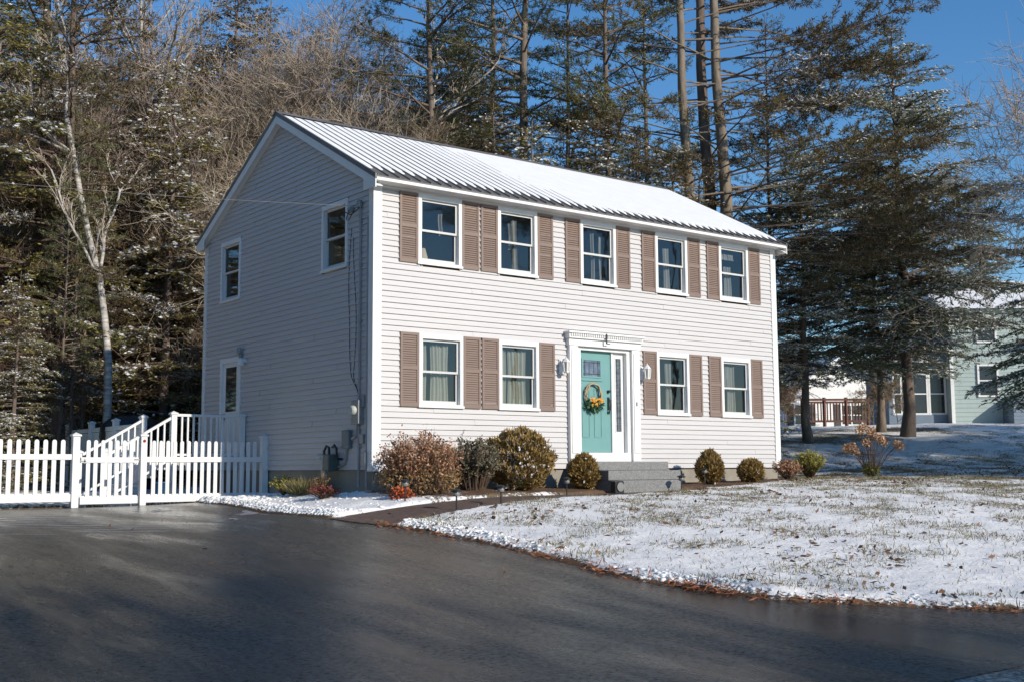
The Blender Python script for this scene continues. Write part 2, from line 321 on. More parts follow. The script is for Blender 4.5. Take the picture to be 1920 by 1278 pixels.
# what lies on the ground: snow (red channel), soil or mulch (green channel)
cov = .86+.35*(fbm(XX, YY, .35, 31)-.5)+.75*(fbm(XX, YY, 1.6, 41)-.5)
cov -= .16*sstep(3, 16, XX)*(YY < 6)+.17*sstep(-9, -2, YY)*(XX > 1)*(YY < 3)
cov += .25*np.exp(-((ed-.35)/.3)**2)
edge_bare = sstep(.16, .0, ed+.12*(fbm(XX, YY, 2.0, 51)-.5))
cov -= edge_bare*.8
def bed_front(x): return np.interp(x, [-1.2, 0, 3, 6.6, 9.5, 10.9], [-2.25, -2.1, -1.6, -1.75, -1.0, -.5])
bed = sstep(-.1, .12, YY-bed_front(XX)+.25*(fbm(XX, YY, 1.5, 61)-.5))*(XX > -.2)*(XX < 11.4)*(YY < .3)
cov -= bed*.62
woods = sstep(9, 12, YY-.0*XX)*sstep(20, 14, XX)
cov -= woods*.45
hill = sstep(4, 9, YY)*sstep(12, 16, XX)
cov -= hill*(.06+.5*sstep(.5, .7, fbm(XX, YY, .45, 35)))
soil = np.clip(np.maximum(np.maximum(bed, woods*.9), edge_bare), 0, 1)
cov -= sstep(-.1, .3, pd)*1.0
gob = grid_mesh(gx, gy, Z).build('ground', X['ground'], smooth=True); tag(gob, kind='structure')
ca = gob.data.color_attributes.new('cover', 'FLOAT_COLOR', 'POINT')
arr = np.stack([np.clip(cov, 0, 1), soil, 0*cov, 1+0*cov], -1).reshape(-1).astype(np.float32); ca.data.foreach_set('color', arr)
def surf(x, y):
    x = np.asarray(x, float); y = np.asarray(y, float); e = edge_dist(x, y)
    return G(x, y)+np.where(e > 0, sstep(0, .22, e)*.045*(.5+fbm(x, y, 2.2, 3))+np.exp(-((e-.22)/.16)**2)*.05*fbm(x, y, 3.0, 9)+(fbm(x, y, 3.2, 21)-.5)*.035*sstep(.05, .5, e), 0)-sstep(-.06, .04, path_d(x, y))*.075
# driveway, street, walkway
ys = axis([(-13, .012), (-12.8, .05), (-11.5, .15), (4.02, 0)]); ts = np.linspace(0, 1, 70)**.8
DX = -14+(xr(ys)[:, None]+14)*ts[None]; DY = np.repeat(ys[:, None], len(ts), 1)
V = np.stack([DX, DY, G(DX, DY)-.012], -1).reshape(-1, 3); k = len(ts); i = np.arange(k-1)[None]+np.arange(len(ys)-1)[:, None]*k
tag(MB().add(V, np.stack([i, i+1, i+k+1, i+k], -1).reshape(-1, 4)).build('driveway', X['asphalt'], smooth=True), kind='structure')
sx = axis([(-60, 4), (-14, .8), (8, 4), (90, 0)]); sy = axis([(-26, 1), (-14, .25), (-12.95, 0)])
SX, SY = np.meshgrid(sx, sy); tag(grid_mesh(sx, sy, G(SX, SY)-.020).build('street', X['street'], smooth=True), kind='structure')
px_ = np.linspace(-2.25, 6.45, 90); tt = np.linspace(0, 1, 14)
PU = np.interp(px_, PATH_U[:, 0], PATH_U[:, 1]); PL = np.interp(px_, PATH_L[:, 0], PATH_L[:, 1])
PY = PL[None]+(PU-PL)[None]*tt[:, None]; PX = np.repeat(px_[None], 14, 0); k = 90
PX = np.maximum(PX, xr(PY)-.02)
i = np.arange(k-1)[None]+np.arange(13)[:, None]*k
tag(MB().add(np.stack([PX, PY, G(PX, PY)-.004], -1).reshape(-1, 3), np.stack([i, i+1, i+k+1, i+k], -1).reshape(-1, 4)).build('path', X['path'], smooth=True), kind='structure')

# ------------------------------------------------------------------ the house
HL, HD = 10.795, 7.335
RIDGE_Y, EAVE_Z, SL = 3.6, 5.13, .531
house = thing('house', 'two storey grey clapboard house with taupe shutters and a teal front door', 'house')
UX = [1.393, 3.204, 5.294, 7.404, 9.387]; LX = [1.420, 3.220, 7.390, 9.377]
WW = .973; UB, UT, LB, LT = 3.70, 5.005, 1.113, 2.437
front_open = [(x-WW/2+.05, x+WW/2-.05, UB+.05, UT-.05) for x in UX]+[(x-WW/2+.05, x+WW/2-.05, LB+.05, LT-.05) for x in LX]+[(4.55, 6.22, -.05, 2.45)]
gab_open = [(5.50-.02, 6.45+.02-.04, 3.68, 4.95), (.92, 1.83, 3.73, 4.92), (5.48, 6.30, -.05, 2.30)]
def clap(mp, length, z0, z1, opens, lim=None, st=.1016):
    mb = MB(); n = int(math.ceil((z1-z0)/st))
    for kk in range(n):
        a = z0+kk*st; b = min(a+st, z1)
        cuts = sorted((o[0], o[1]) for o in opens if o[2] < b and o[3] > a)
        segs = []; u = 0.0
        for c0, c1 in cuts:
            if c0 > u: segs.append((u, c0))
            u = max(u, c1)
        if u < length: segs.append((u, length))
        jn = [(kk*1.37+2.2) % 3.66+3.66*q for q in range(-1, 4)]; seams = []       # where one length of siding laps the next
        for s0, s1 in segs:
            c = [s0]+[q for q in sorted(jn) if s0+.15 < q < s1-.15]+[s1]; seams += list(zip(c[:-1], c[1:]))
        segs = seams
        for s0, s1 in segs:
            q0, q1, p0, p1 = s0, s1, s0, s1
            if lim:
                la, lb = lim(a), lim(b)
                q0, q1 = max(s0, la[0]), min(s1, la[1]); p0, p1 = max(s0, lb[0]), min(s1, lb[1])
                if q1-q0 < .02: continue
                if p1 < p0: p0 = p1 = (p0+p1)/2
            e_ = .0035 if int(s0*7.3+kk) % 2 else .0
            mb.add([mp(q0, .027+e_, a), mp(q1, .027+e_, a), mp(p1, .003+e_, b), mp(p0, .003+e_, b)], [(0, 1, 2, 3)])
            mb.add([mp(q0, .001, a+.001), mp(q1, .001, a+.001), mp(q1, .027+e_, a), mp(q0, .027+e_, a)], [(0, 1, 2, 3)])
    return mb
def rake_lim(z):
    if z <= EAVE_Z+.1: return (0, HD)
    h = (z-EAVE_Z+.07)/SL-.3; return (h, 2*RIDGE_Y-h)
clap(lambda u, n, z: (u, -n, z), HL, 0, EAVE_Z-.07, front_open).build('front_siding', X['siding'], house)
clap(lambda u, n, z: (-n, u, z), HD, 0, 7.0, gab_open, rake_lim).build('gable_siding', X['siding'], house)
bk = MB(); bk.poly([(HL, 0, -.1), (HL, HD, -.1), (HL, HD, 5.1), (HL, RIDGE_Y, 7.0), (HL, 0, 5.1)]); bk.poly([(0, HD, -.1), (0, HD, 5.1), (HL, HD, 5.1), (HL, HD, -.1)])
bk.build('rear_siding', X['siding'], house)
fd = MB(); fd.box(.03, HL-.03, .03, .25, -1.2, .005); fd.box(.03, .25, .252, HD-.03, -1.2, .005); fd.box(HL-.25, HL-.03, .252, HD-.03, -1.2, .005); fd.box(.25, HL-.25, HD-.25, HD-.03, -1.2, .004)
fd.build('foundation', X['foundation'], house)
it = MB(); it.box(.05, HL-.05, 3.2, 3.3, 0, 5.0); it.box(.05, HL-.05, .06, HD-.05, 2.62, 2.75); it.box(.05, HL-.05, .06, HD-.05, 4.99, 5.04); it.box(.06, HL-.05, .05, HD-.05, .02, .06)
for x in (2.35, 4.2, 6.3, 8.4): it.box(x-.05, x+.05, .12, 3.19, .07, 4.98)
it.build('interior_wall', X['interior'], house)
# corner boards
for x0, x1 in ((-.038, .14), (HL-.14, HL+.03)): MB().box(x0, x1, -.038, 0.0, -.03, EAVE_Z-.075).build('corner_board', X['trim'], house)
for y0, y1, zt in ((.001, .12, 5.20), (HD-.12, HD+.02, 5.0)): MB().box(-.038, 0.0, y0, y1, -.03, zt).build('corner_board', X['trim'], house)
# roof: ribbed metal, snow, ridge cap, trim
XL, XRr = -.17, HL+.13; EY = -.31
def roofz(y): return EAVE_Z+.0+SL*(y+.3)
rm_ = MB(); t_ = .03
for s in (1, -1):
    yy = lambda y: y if s == 1 else 2*RIDGE_Y-y
    a, b = EY, RIDGE_Y
    P = [(XL, yy(a), roofz(a)), (XRr, yy(a), roofz(a)), (XRr, yy(b), roofz(b)), (XL, yy(b), roofz(b))]
    Q = [(x, y, z-t_) for x, y, z in P]
    rm_.add(P+Q, [(0, 1, 2, 3), (7, 6, 5, 4), (0, 4, 5, 1), (3, 7, 4, 0), (1, 5, 6, 2)])
    nx = np.arange(XL+.06, XRr, .225)
    for x in nx:                                                # standing ribs
        A = [(x-.012, yy(a-.004), roofz(a)), (x+.012, yy(a-.004), roofz(a)), (x+.006, yy(a-.004), roofz(a)+.026), (x-.006, yy(a-.004), roofz(a)+.026)]
        B = [(q[0], yy(b), q[2]-roofz(a)+roofz(b)) for q in A]
        rm_.add(A+B, [(0, 1, 2, 3), (1, 5, 6, 2), (2, 6, 7, 3), (3, 7, 4, 0)])
roof = rm_.build('roof', X['metal'], house)
sxx = np.arange(XL+.03, XRr-.01, .02); syy = np.linspace(EY+.02, RIDGE_Y-.10, 100)
SX, SY = np.meshgrid(sxx, syy); fx = (SX-XL)/(XRr-XL)
ph = (SX-(XL+.06)+.1125) % .225-.1125
thick = .014+.029*sstep(.18, .75, fx+.25*(fbm(SX, SY*.5, .8, 5)-.5)+.14*(SY-EY)/4)+.006*(fbm(SX, SY, 3, 6)-.5)
lob = .24+.12*sstep(.6, .1, fx)+.34*(fbm(SX, 0*SX, 1.1, 15)-.35)+.16*fbm(SX, 0*SX, 6.0, 25)*(np.abs(ph) < .05)+.05*np.cos(ph/.225*2*math.pi)
melt = sstep(0, .10, (SY-EY)-lob)
thick = thick*melt-.012*(1-melt)
thick -= .004*sstep(.05, 0.02, np.abs(ph))*(thick < .028)
top = sstep(0, .05, RIDGE_Y-.10-SY); thick = thick*top-.006*(1-top)
SZ = roofz(SY)+thick
keep = (thick > -.008)
nxn = len(sxx); i = np.arange(nxn-1)[None]+np.arange(len(syy)-1)[:, None]*nxn
F = np.stack([i, i+1, i+nxn+1, i+nxn], -1).reshape(-1, 4); kf = keep.ravel()[F].any(1)
MB().add(np.stack([SX, SY, SZ], -1).reshape(-1, 3), F[kf]).build('snow', X['snow'], roof, smooth=True)
rc = MB(); A = [(XL-.02, RIDGE_Y-.14, roofz(RIDGE_Y-.14)+.036), (XL-.02, RIDGE_Y, roofz(RIDGE_Y)+.05), (XL-.02, RIDGE_Y+.14, roofz(RIDGE_Y-.14)+.036), (XL-.02, RIDGE_Y, roofz(RIDGE_Y)+.01)]
B = [(XRr+.02, q[1], q[2]) for q in A]; rc.add(A+B, [(0, 4, 5, 1), (1, 5, 6, 2), (0, 1, 2, 3), (7, 6, 5, 4)]); rc.build('ridge_cap', X['metal'], roof)
# eave: fascia, soffit; rakes
ef = MB(); ef.box(XL+.02, XRr-.02, EY-.012, EY+.02, EAVE_Z-.088, EAVE_Z-.036); ef.build('fascia', X['white'], house)
so = MB(); so.box(XL+.02, XRr-.02, EY+.021, -.001, EAVE_Z-.085, EAVE_Z-.070); so.box(.14, HL-.14, -.030, -.003, EAVE_Z-.124, EAVE_Z-.0855); so.build('soffit', X['trim'], house)
ef = MB(); ef.box(XL+.02, XRr-.02, 2*RIDGE_Y-EY-.02, 2*RIDGE_Y-EY+.012, EAVE_Z-.088, EAVE_Z-.036); ef.box(XL+.02, XRr-.02, HD+.001, 2*RIDGE_Y-EY-.021, EAVE_Z-.085, EAVE_Z-.070); ef.build('fascia', X['trim'], house)
for xx0, xx1, sx0, sx1 in ((XL, XL+.022, XL+.023, -.018), (XRr-.022, XRr, HL, XRr-.023)):
    for s in (1, -1):
        rk = MB(); yy = lambda y: y if s == 1 else 2*RIDGE_Y-y
        a, b = EY-.005, RIDGE_Y
        def quad(x0, x1, d0, d1):
            P = [(x0, yy(a), roofz(a)-d1), (x0, yy(b), roofz(b)-d1), (x0, yy(b), roofz(b)-d0), (x0, yy(a), roofz(a)-d0)]; Q = [(x1, p[1], p[2]) for p in P]
            rk.add(P+Q, [(0, 1, 2, 3), (7, 6, 5, 4), (0, 4, 5, 1), (1, 5, 6, 2), (2, 6, 7, 3), (3, 7, 4, 0)])
        quad(xx0, xx1, .059, .215)
        quad(sx0, sx1, .17, .185)
        # boxed eave return
        rk.poly([(xx0+.001, yy(EY-.004), EAVE_Z-.21), (xx0+.001, yy(.10), EAVE_Z-.21), (xx0+.001, yy(.10), roofz(.10)-.20), (xx0+.001, yy(EY-.004), roofz(EY)-.20)])
        rk.build('rake_board', X['trim'], house)
        dr = MB(); P = []
        x0, x1 = (xx0-.008, xx0+.03) if xx0 < 0 else (xx1-.03, xx1+.008)
        def q2(d0, d1):
            P = [(x0, yy(a-.01), roofz(a)-d1), (x0, yy(b), roofz(b)-d1), (x0, yy(b), roofz(b)-d0), (x0, yy(a-.01), roofz(a)-d0)]; Q = [(x1, p[1], p[2]) for p in P]
            dr.add(P+Q, [(0, 1, 2, 3), (7, 6, 5, 4), (0, 4, 5, 1), (1, 5, 6, 2), (2, 6, 7, 3), (3, 7, 4, 0)])
        q2(-.034, .058); dr.build('drip_edge', X['metal'], house)
# windows
def make_window(loc, rz, wd, ht, curtain=None, seed=0):
    h = wd/2; c = .075
    fr = MB()
    fr.box(-h, -h+c, -.045, .075, 0, ht); fr.box(h-c, h, -.045, .075, 0, ht); fr.box(-h+c, h-c, -.043, .075, ht-.095, ht-.001); fr.box(-h+c, h-c, -.043, .075, .001, .055)
    fr.box(-h-.015, h+.015, -.062, -.046, -.012, .035)
    o = fr.build('window', X['white'], house, loc=loc, rz=rz); bevel(o, .004, 1)
    i0, i1, j0, j1 = -h+c, h-c, .056, ht-.096; mid = (j0+j1)/2
    for nm, z0, z1, y in (('upper', mid-.02, j1, .012), ('lower', j0, mid+.02, .045)):
        s = MB(); st = .042
        s.box(i0, i0+st, y, y+.03, z0, z1); s.box(i1-st, i1, y, y+.03, z0, z1); s.box(i0+st, i1-st, y+.001, y+.029, z0, z0+(.065 if nm == 'lower' else .04)); s.box(i0+st, i1-st, y+.001, y+.029, z1-.04, z1)
        sa = s.build('sash', X['screen'], o)
        MB().poly([(i0+st, y+.018, z0+.03), (i1-st, y+.018, z0+.03), (i1-st, y+.018, z1-.03), (i0+st, y+.018, z1-.03)]).build('pane', X['glass'], sa)
    if curtain:
        rg = np.random.default_rng(seed)
        for (a, b, z0, z1, m) in curtain:
            n = max(8, int((b-a)*wd/.012)); u = np.linspace(a, b, n)*wd-wd/2
            dep = .14+.022*np.sin(u*2*math.pi/.075+rg.random()*6)+.012*np.sin(u*2*math.pi/.21+rg.random()*6)
            V = []; rows = 8
            for q in range(rows):
                f = q/(rows-1); V += [(uu+.01*math.sin(5*f+uu*9), d+.01*f, ht*(z0+(z1-z0)*f)) for uu, d in zip(u, dep)]
            ii = np.arange(n-1)[None]+np.arange(rows-1)[:, None]*n
            MB().add(V, np.stack([ii, ii+1, ii+n+1, ii+n], -1).reshape(-1, 4)).build('curtain', X[m], o, smooth=True)
    return o
full = lambda m: [(.07, .30, .05, .88, m), (.36, .78, .05, .88, m)]
UC = [[(.60, .66, .45, .78, 'curtain_w')], [(.40, .46, .40, .80, 'curtain_w'), (.50, .60, .06, .85, 'curtain_w')], [(.47, .54, .06, .84, 'curtain_w'), (.66, .74, .06, .80, 'curtain_w')],
      [(.42, .60, .06, .78, 'curtain_w')], [(.36, .58, .06, .62, 'curtain_w'), (.08, .72, .74, .84, 'curtain_w')]]
LC = [full('curtain'), full('curtain'), [(.42, .62, .05, .84, 'curtain_w')], [(.10, .48, .52, .86, 'curtain_w'), (.36, .62, .05, .86, 'curtain_w')]]
for x, cu in zip(UX, UC): make_window((x, 0, UB), 0, WW, UT-UB, cu, int(x*10))
for x, cu in zip(LX, LC): make_window((x, 0, LB), 0, WW, LT-LB, cu, int(x*7))
make_window((0, 5.96, 3.63), -math.pi/2, 1.0, 1.34); make_window((0, 1.375, 3.685), -math.pi/2, .98, 1.275)
# table lamp behind the first upper window
tl = thing('table_lamp', 'small table lamp with pale shade standing inside the leftmost upper window', 'lamp', (UX[0]-.12, .42, UB-.02))
MB().lathe([(.0, 0), (.06, 0), (.06, .015), (.02, .03), (.035, .1), (.012, .18), (.01, .24), (0, .24)], n=12).build('base', X['greymetal'], tl, smooth=True)
MB().lathe([(.13, .19), (.075, .40), (.073, .40), (.128, .19)], n=20).build('lamp_shade', mat('lamp_shade', (.62, .55, .42), .8, .03), tl, smooth=True)
ts_ = thing('night_stand', 'small dark stand under the lamp inside the leftmost upper window', 'table', (UX[0]-.12, .42, 2.75))
MB().box(-.25, .25, -.2, .2, UB-2.77-.04, UB-2.771).build('top', X['interior'], ts_)
lg = MB()
for a, b in ((-.22, -.17), (.18, -.17), (-.22, .13), (.18, .13)): lg.box(a, a+.04, b, b+.04, .001, UB-2.812)
lg.build('leg_frame', X['interior'], ts_)
# shutters: frame and louvres
def shutter_mesh(wd, ht):
    s = MB(); f = .045
    s.box(0, f, -.032, 0, 0, ht); s.box(wd-f, wd, -.032, 0, 0, ht); s.box(f, wd-f, -.031, 0, 0, .075); s.box(f, wd-f, -.031, 0, ht-.05, ht); s.box(f, wd-f, -.031, 0, ht*.5-.0, ht*.5+.07)
    s.poly([(f, -.006, .07), (wd-f, -.006, .07), (wd-f, -.006, ht-.04), (f, -.006, ht-.04)])
    for a, b in ((.078, ht*.5-.004), (ht*.5+.074, ht-.054)):
        n = int((b-a)/.04); st = (b-a)/n
        for q in range(n):
            z = a+q*st
            s.add([(f, -.028, z), (wd-f, -.028, z), (wd-f, -.007, z+st*1.1), (f, -.007, z+st*1.1), (f, -.007, z), (wd-f, -.007, z)], [(0, 1, 2, 3), (4, 5, 1, 0)])
    return s.mesh('shutter')
SW = .392; su = shutter_mesh(SW, UT-UB-.02); sl = shutter_mesh(SW, LT-LB); su.materials.append(X['shutter']); sl.materials.append(X['shutter'])
for xs, me, z in ((UX, su, UB-.0), (LX, sl, LB)):
    for x in xs:
        for x0 in (x-WW/2-SW-.004, x+WW/2+.004):
            o = bpy.data.objects.new('shutter', me); col.objects.link(o); o.parent = house; o.location = (x0, -.016, z)
# entry: surround with dentil crown, door, sidelight
e = MB()
e.box(4.435, 4.66, -.105, .06, .135, 2.42); e.box(6.12, 6.34, -.105, .06, .135, 2.42)
e.box(4.47, 4.625, -.118, -.106, .30, 2.36); e.box(6.155, 6.305, -.118, -.106, .30, 2.36)
e.box(4.41, 6.365, -.120, .06, 2.421, 2.56); e.box(4.38, 6.395, -.165, .06, 2.561, 2.66); e.box(4.35, 6.425, -.20, .02, 2.661, 2.70)
for q in range(34): e.box(4.42+q*.0575, 4.42+q*.0575+.03, -.19, -.1655, 2.60, 2.655)
e.box(4.661, 4.775, -.045, .14, .16, 2.42); e.box(6.02, 6.119, -.045, .14, .16, 2.42); e.box(4.776, 6.019, -.045, .14, 2.355, 2.419)
e.box(4.661, 6.119, -.050, .16, .135, .315); e.box(5.655, 5.70, .02, .13, .316, 2.354)
bevel(e.build('door_surround', X['trim'], house), .004, 1)
kp = MB(); kp.box(5.315, 5.35, -.207, -.201, 2.50, 2.69); kp.box(5.315, 5.43, -.206, -.201, 2.485, 2.503); kp.build('dark_l_mark', X['dark'], house)  # dark L-shaped mark at the middle of the header
dx0, dx1, dz0, dz1 = 4.782, 5.650, .322, 2.350; DYF = .055
d = MB(); d.box(dx0, dx1, DYF, DYF+.045, dz0, dz1)
def mould(mb, a, b, z0, z1, y, t=.016, o=.010):
    mb.box(a, b, y-o, y, z0, z0+t); mb.box(a, b, y-o, y, z1-t, z1); mb.box(a, a+t, y-o, y, z0+t, z1-t); mb.box(b-t, b, y-o, y, z0+t, z1-t)
gx0, gx1, gz0, gz1 = 4.875, 5.40, 1.82, 2.20
mould(d, gx0, gx1, gz0, gz1, DYF, .03, .014)
for a, b in ((4.875, 5.075), (5.20, 5.40)): mould(d, a, b, .62, 1.60, DYF)
d.box(gx0-.03, gx1+.03, DYF-.022, DYF, 1.755, 1.79)
door = d.build('front_door', X['teal'], house)
dg = MB(); dg.poly([(gx0+.03, DYF-.003, gz0+.03), (gx1-.03, DYF-.003, gz0+.03), (gx1-.03, DYF-.003, gz1-.03), (gx0+.03, DYF-.003, gz1-.03)])
dg.build('pane', mat('leaded_glass', (.075, .10, .15), .15, .5, 9, c2=(.20, .25, .32)), door)
ld = MB()
for z in (gz0+.075, gz1-.075): ld.box(gx0+.03, gx1-.03, DYF-.009, DYF-.004, z-.006, z+.006)
for x in (gx0+.085, gx1-.085): ld.box(x-.006, x+.006, DYF-.0085, DYF-.0035, gz0+.03, gz1-.03)
for x in (gx0+.2, gx1-.2): ld.box(x-.004, x+.004, DYF-.0082, DYF-.0035, gz0+.08, gz1-.08)
ld.build('leading', X['dark'], door)
hd = MB(); hx = 5.585; hd.box(hx-.025, hx+.025, DYF-.02, DYF, 1.18, 1.44); hd.tube([(hx, DYF-.02, 1.40), (hx, DYF-.06, 1.38), (hx, DYF-.07, 1.28), (hx, DYF-.05, 1.17), (hx, DYF-.01, 1.12)], .011, 6); hd.box(hx-.03, hx+.03, DYF-.022, DYF, 1.10, 1.15)
hd.lathe([(0, 0), (.032, 0), (.032, .05), (0, .05)], (hx, DYF-.025, 1.53), 10); hd.build('handle', X['dark'], door)
sl_ = MB(); sl_.box(5.701, 6.019, .052, .092, .316, 2.354); slo = sl_.build('sidelight', X['trim'], house)
g = MB(); g.poly([(5.785, .047, .74), (5.935, .047, .74), (5.935, .047, 2.24), (5.785, .047, 2.24)]); g.build('pane', mat('sidelight_glass', (.05, .06, .075), .15, .5, 14, c2=(.20, .22, .25)), slo)
m_ = MB(); mould(m_, 5.765, 5.955, .72, 2.26, .052, .022, .012); m_.build('frame', X['trim'], slo)
ld = MB()
for q in range(9): ld.box(5.787, 5.933, .041, .046, .86+q*.155, .868+q*.155)
for q in (5.822, 5.892): ld.box(q, q+.006, .0405, .0455, .745, 2.235)
ld.build('leading', X['dark'], slo)
MB().box(6.21, 6.235, -.125, -.1185, 1.27, 1.35).build('doorbell', X['dark'], house)
# wreath (hangs on the door)
wr = thing('wreath', 'straw hoop wreath with yellow flowers and green leaves hanging on teal door', 'wreath', (5.135, DYF-.05, 1.46))
th = np.linspace(0, 2*math.pi, 41); wt = MB()
for q in range(5):
    rr = .205+.02*math.sin(q*2.1); wt.tube(np.stack([rr*np.cos(th)+.008*np.sin(th*7+q), -.012+.02*np.cos(q*1.7)+0*th, .235*np.sin(th)+.008*np.cos(th*5+q)], 1), .011, 5, False)
wt.build('hoop', mat('straw', (.62, .42, .24), .8, .2, 20), wr, smooth=True)
rg = np.random.default_rng(5)
def leaf_cloud(mb, n, c, r, L, Wd, rg, fill=.6, flat=None):
    P = rg.normal(size=(n, 3)); P /= np.linalg.norm(P, axis=1, keepdims=True); out = P.copy(); P = P*(fill+(1-fill)*rg.random((n, 1))**.5)*np.array(r)+np.array(c)
    D = out*.7+rg.normal(size=(n, 3))*.7; N = rg.normal(size=(n, 3)); mb.cards(P, D, N, L*(.7+.6*rg.random(n)), Wd*(.7+.6*rg.random(n)))
    return mb
lf = MB()
for a in np.linspace(-2.35, -.75, 10): leaf_cloud(lf, 26, (.21*math.cos(a), -.03, .24*math.sin(a)), (.07, .03, .06), .085, .035, rg)
leaf_cloud(lf, 70, (0, -.03, -.20), (.20, .04, .10), .10, .04, rg)
lf.build('leaves', mat('wreath_leaves', (.06, .14, .05), .6, .2, 10, island=.4, c2=(.03, .10, .08)), wr)
fl = MB()
for q in range(26):
    a = rg.uniform(-2.6, -.5); rr = rg.uniform(.10, .26); c0 = np.array([rr*math.cos(a), -.065-rg.random()*.02, .02+rr*1.0*math.sin(a)]); rad = rg.uniform(.022, .04)
    an = np.arange(9)*2*math.pi/9; D = np.stack([np.cos(an), -.35+0*an, np.sin(an)], 1); fl.cards(np.repeat(c0[None], 9, 0), D, np.repeat([[0, -1., .2]], 9, 0), rad, rad*.7)
    fl.lathe([(0, .008), (.008, .005), (.01, 0)], c0-np.array([0, .006, 0]), 6)
fl.build('flowers', mat('yellow_petals', (.75, .42, .03), .6, .2, 12, island=.3, c2=(.7, .25, .02)), wr)
# lanterns
def lantern(x, z):
    a = MB(); a.box(x-.055, x+.055, -.04, -.016, z-.14, z+.14); a.tube([(x, -.04, z+.06), (x, -.10, z+.14), (x, -.17, z+.15), (x, -.19, z+.10)], .012, 6)
    a.tube([(x, -.04, z-.10), (x, -.08, z-.16), (x, -.12, z-.14)], .010, 6)
    o = a.build('wall_lantern', X['trim'], house, smooth=False)
    c = (x, -.19, z); b = MB(); n = 6
    b.lathe([(.0, -.13), (.05, -.13), (.062, -.115), (.062, -.10), (.02, -.1)], c, n)
    b.lathe([(.078, .075), (.082, .085), (.03, .155), (.012, .165), (.012, .19), (.0, .2)], c, n)
    for q in range(n):
        t = q*math.pi/3; b.bar((c[0]+.057*math.cos(t), c[1]+.057*math.sin(t), z-.10), (c[0]+.074*math.cos(t), c[1]+.074*math.sin(t), z+.078), .014, .014)
    b.build('lantern_cage', X['trim'], o)
    gl = MB().lathe([(.052, -.10), (.068, .077)], c, n); gl.build('lantern_glass', mat('frosted_glass', (.62, .60, .54), .3, .03), o)
lantern(4.27, 1.99); lantern(6.47, 1.96)
# utilities on the gable wall
u = MB(); u.tube([(-.045, .40, -.30), (-.045, .40, 4.62), (-.05, .40, 4.74)], .022, 8); u.tube([(-.03, .16, -.45), (-.03, .16, 4.5)], .02, 6)
for z in (.4, 1.6, 2.6, 3.6, 4.4): u.box(-.05, -.017, .35, .45, z, z+.025)
u.build('conduit', mat('painted_conduit', (.36, .34, .34), .6, .05), house)
mt = MB(); mt.box(-.13, -.017, .28, .53, .80, 1.22); me_ = mt.build('electric_meter', X['greymetal'], house); bevel(me_, .008)
gm = MB(); th = np.arange(16)*2*math.pi/16
gm.add([(-.131-d_, .40+r_*math.cos(t), 1.04+r_*math.sin(t)) for d_, r_ in ((0, .085), (.06, .085), (.085, .065)) for t in th], [(q+16*k_, (q+1) % 16+16*k_, (q+1) % 16+16*k_+16, q+16*k_+16) for k_ in range(2) for q in range(16)])
gm.poly([(-.216, .40+.065*math.cos(t), 1.04+.065*math.sin(t)) for t in th]); gm.build('meter_dial', mat('meter_glass', (.55, .56, .50), .2, .1), me_)
db = MB(); db.box(-.10, -.017, .66, .92, .38, .70); bevel(db.build('junction_box', mat('blue_grey_box', (.16, .19, .21), .5, .1), house), .01)
db = MB(); db.box(-.07, -.017, .20, .30, 1.10, 1.30); db.box(-.08, -.017, .12, .26, .05, .30); db.box(-.07, -.017, .22, .34, .45, .62); db.build('junction_box', X['greymetal'], house)
db = MB(); db.tube([(-.06, .40, .80), (-.06, .46, .60), (-.06, .60, .55)], .03, 6); db.tube([(-.05, .80, .39), (-.05, .86, .12), (-.06, 1.05, .06), (-.06, 1.12, .06)], .02, 6); db.build('pipe', X['greymetal'], house)
gmn = MB(); gmn.box(-.26, -.05, 1.10, 1.33, -.02, .28); gs = gmn.build('gas_meter', mat('gas_meter_green', (.10, .135, .125), .5, .15), house); bevel(gs, .02, 2)
gp = MB(); gp.tube([(-.15, 1.16, .28), (-.15, 1.16, .40), (-.15, 1.08, .44), (-.15, 1.0, .38), (-.15, .98, .20), (-.05, .96, .19)], .024, 7)
gp.tube([(-.15, 1.27, .28), (-.15, 1.28, .40), (-.15, 1.38, .43), (-.15, 1.46, .34), (-.15, 1.46, -.55)], .024, 7); gp.build('pipe', X['dark'], gs)
rgm = MB(); rgm.box(-.20, -.10, 1.36, 1.66, .20, .27); rgm.lathe([(0, -.05), (.09, -.05), (.10, 0), (.09, .04), (0, .05)], (-.16, 1.56, .24), 14); rgm.lathe([(.0, -.14), (.055, -.13), (.06, .1), (.04, .2)], (-.17, 1.42, .0), 10); rgm.build('regulator', mat('pale_grey_cast', (.52, .55, .54), .5, .1), gs)
cbk = MB()
rgc = np.random.default_rng(3)
for y0, y1, zt in ((.62, .62, 4.2), (.78, .78, 4.35)):
    z = np.linspace(zt, 1.3, 24); y = y0+.06*np.sin(z*2.1+y0*9)+.10*sstep(3.2, 1.3, z)*(-1 if y0 > .7 else 0)+.12*np.exp(-((z-2.0)/.6)**2)*(y0 > .7)
    y = np.where(z < 1.6, y+(.45-y)*sstep(1.7, 1.3, z), y); cbk.tube(np.stack([-.024+0*z, y, z], 1), .007, 5)
cbk.tube([(-.05, .40, 4.70), (-.12, .44, 4.62), (-.18, .52, 4.55), (-.22, .66, 4.62), (-.20, .74, 4.70)], .010, 5); cbk.tube([(-.05, .40, 4.72), (-.16, .40, 4.66), (-.2, .55, 4.45), (-.16, .72, 4.5), (-.1, .72, 4.69)], .009, 5)
cbk.build('cable', X['dark'], house)
wh_ = MB().lathe([(0, -.08), (.05, -.08), (.055, 0), (.04, .05), (0, .07)], (-.07, .40, 4.76), 10); wh_.build('weatherhead', X['greymetal'], house); MB().box(-.10, -.017, .68, .78, 4.66, 4.74).build('wire_bracket', X['greymetal'], house)
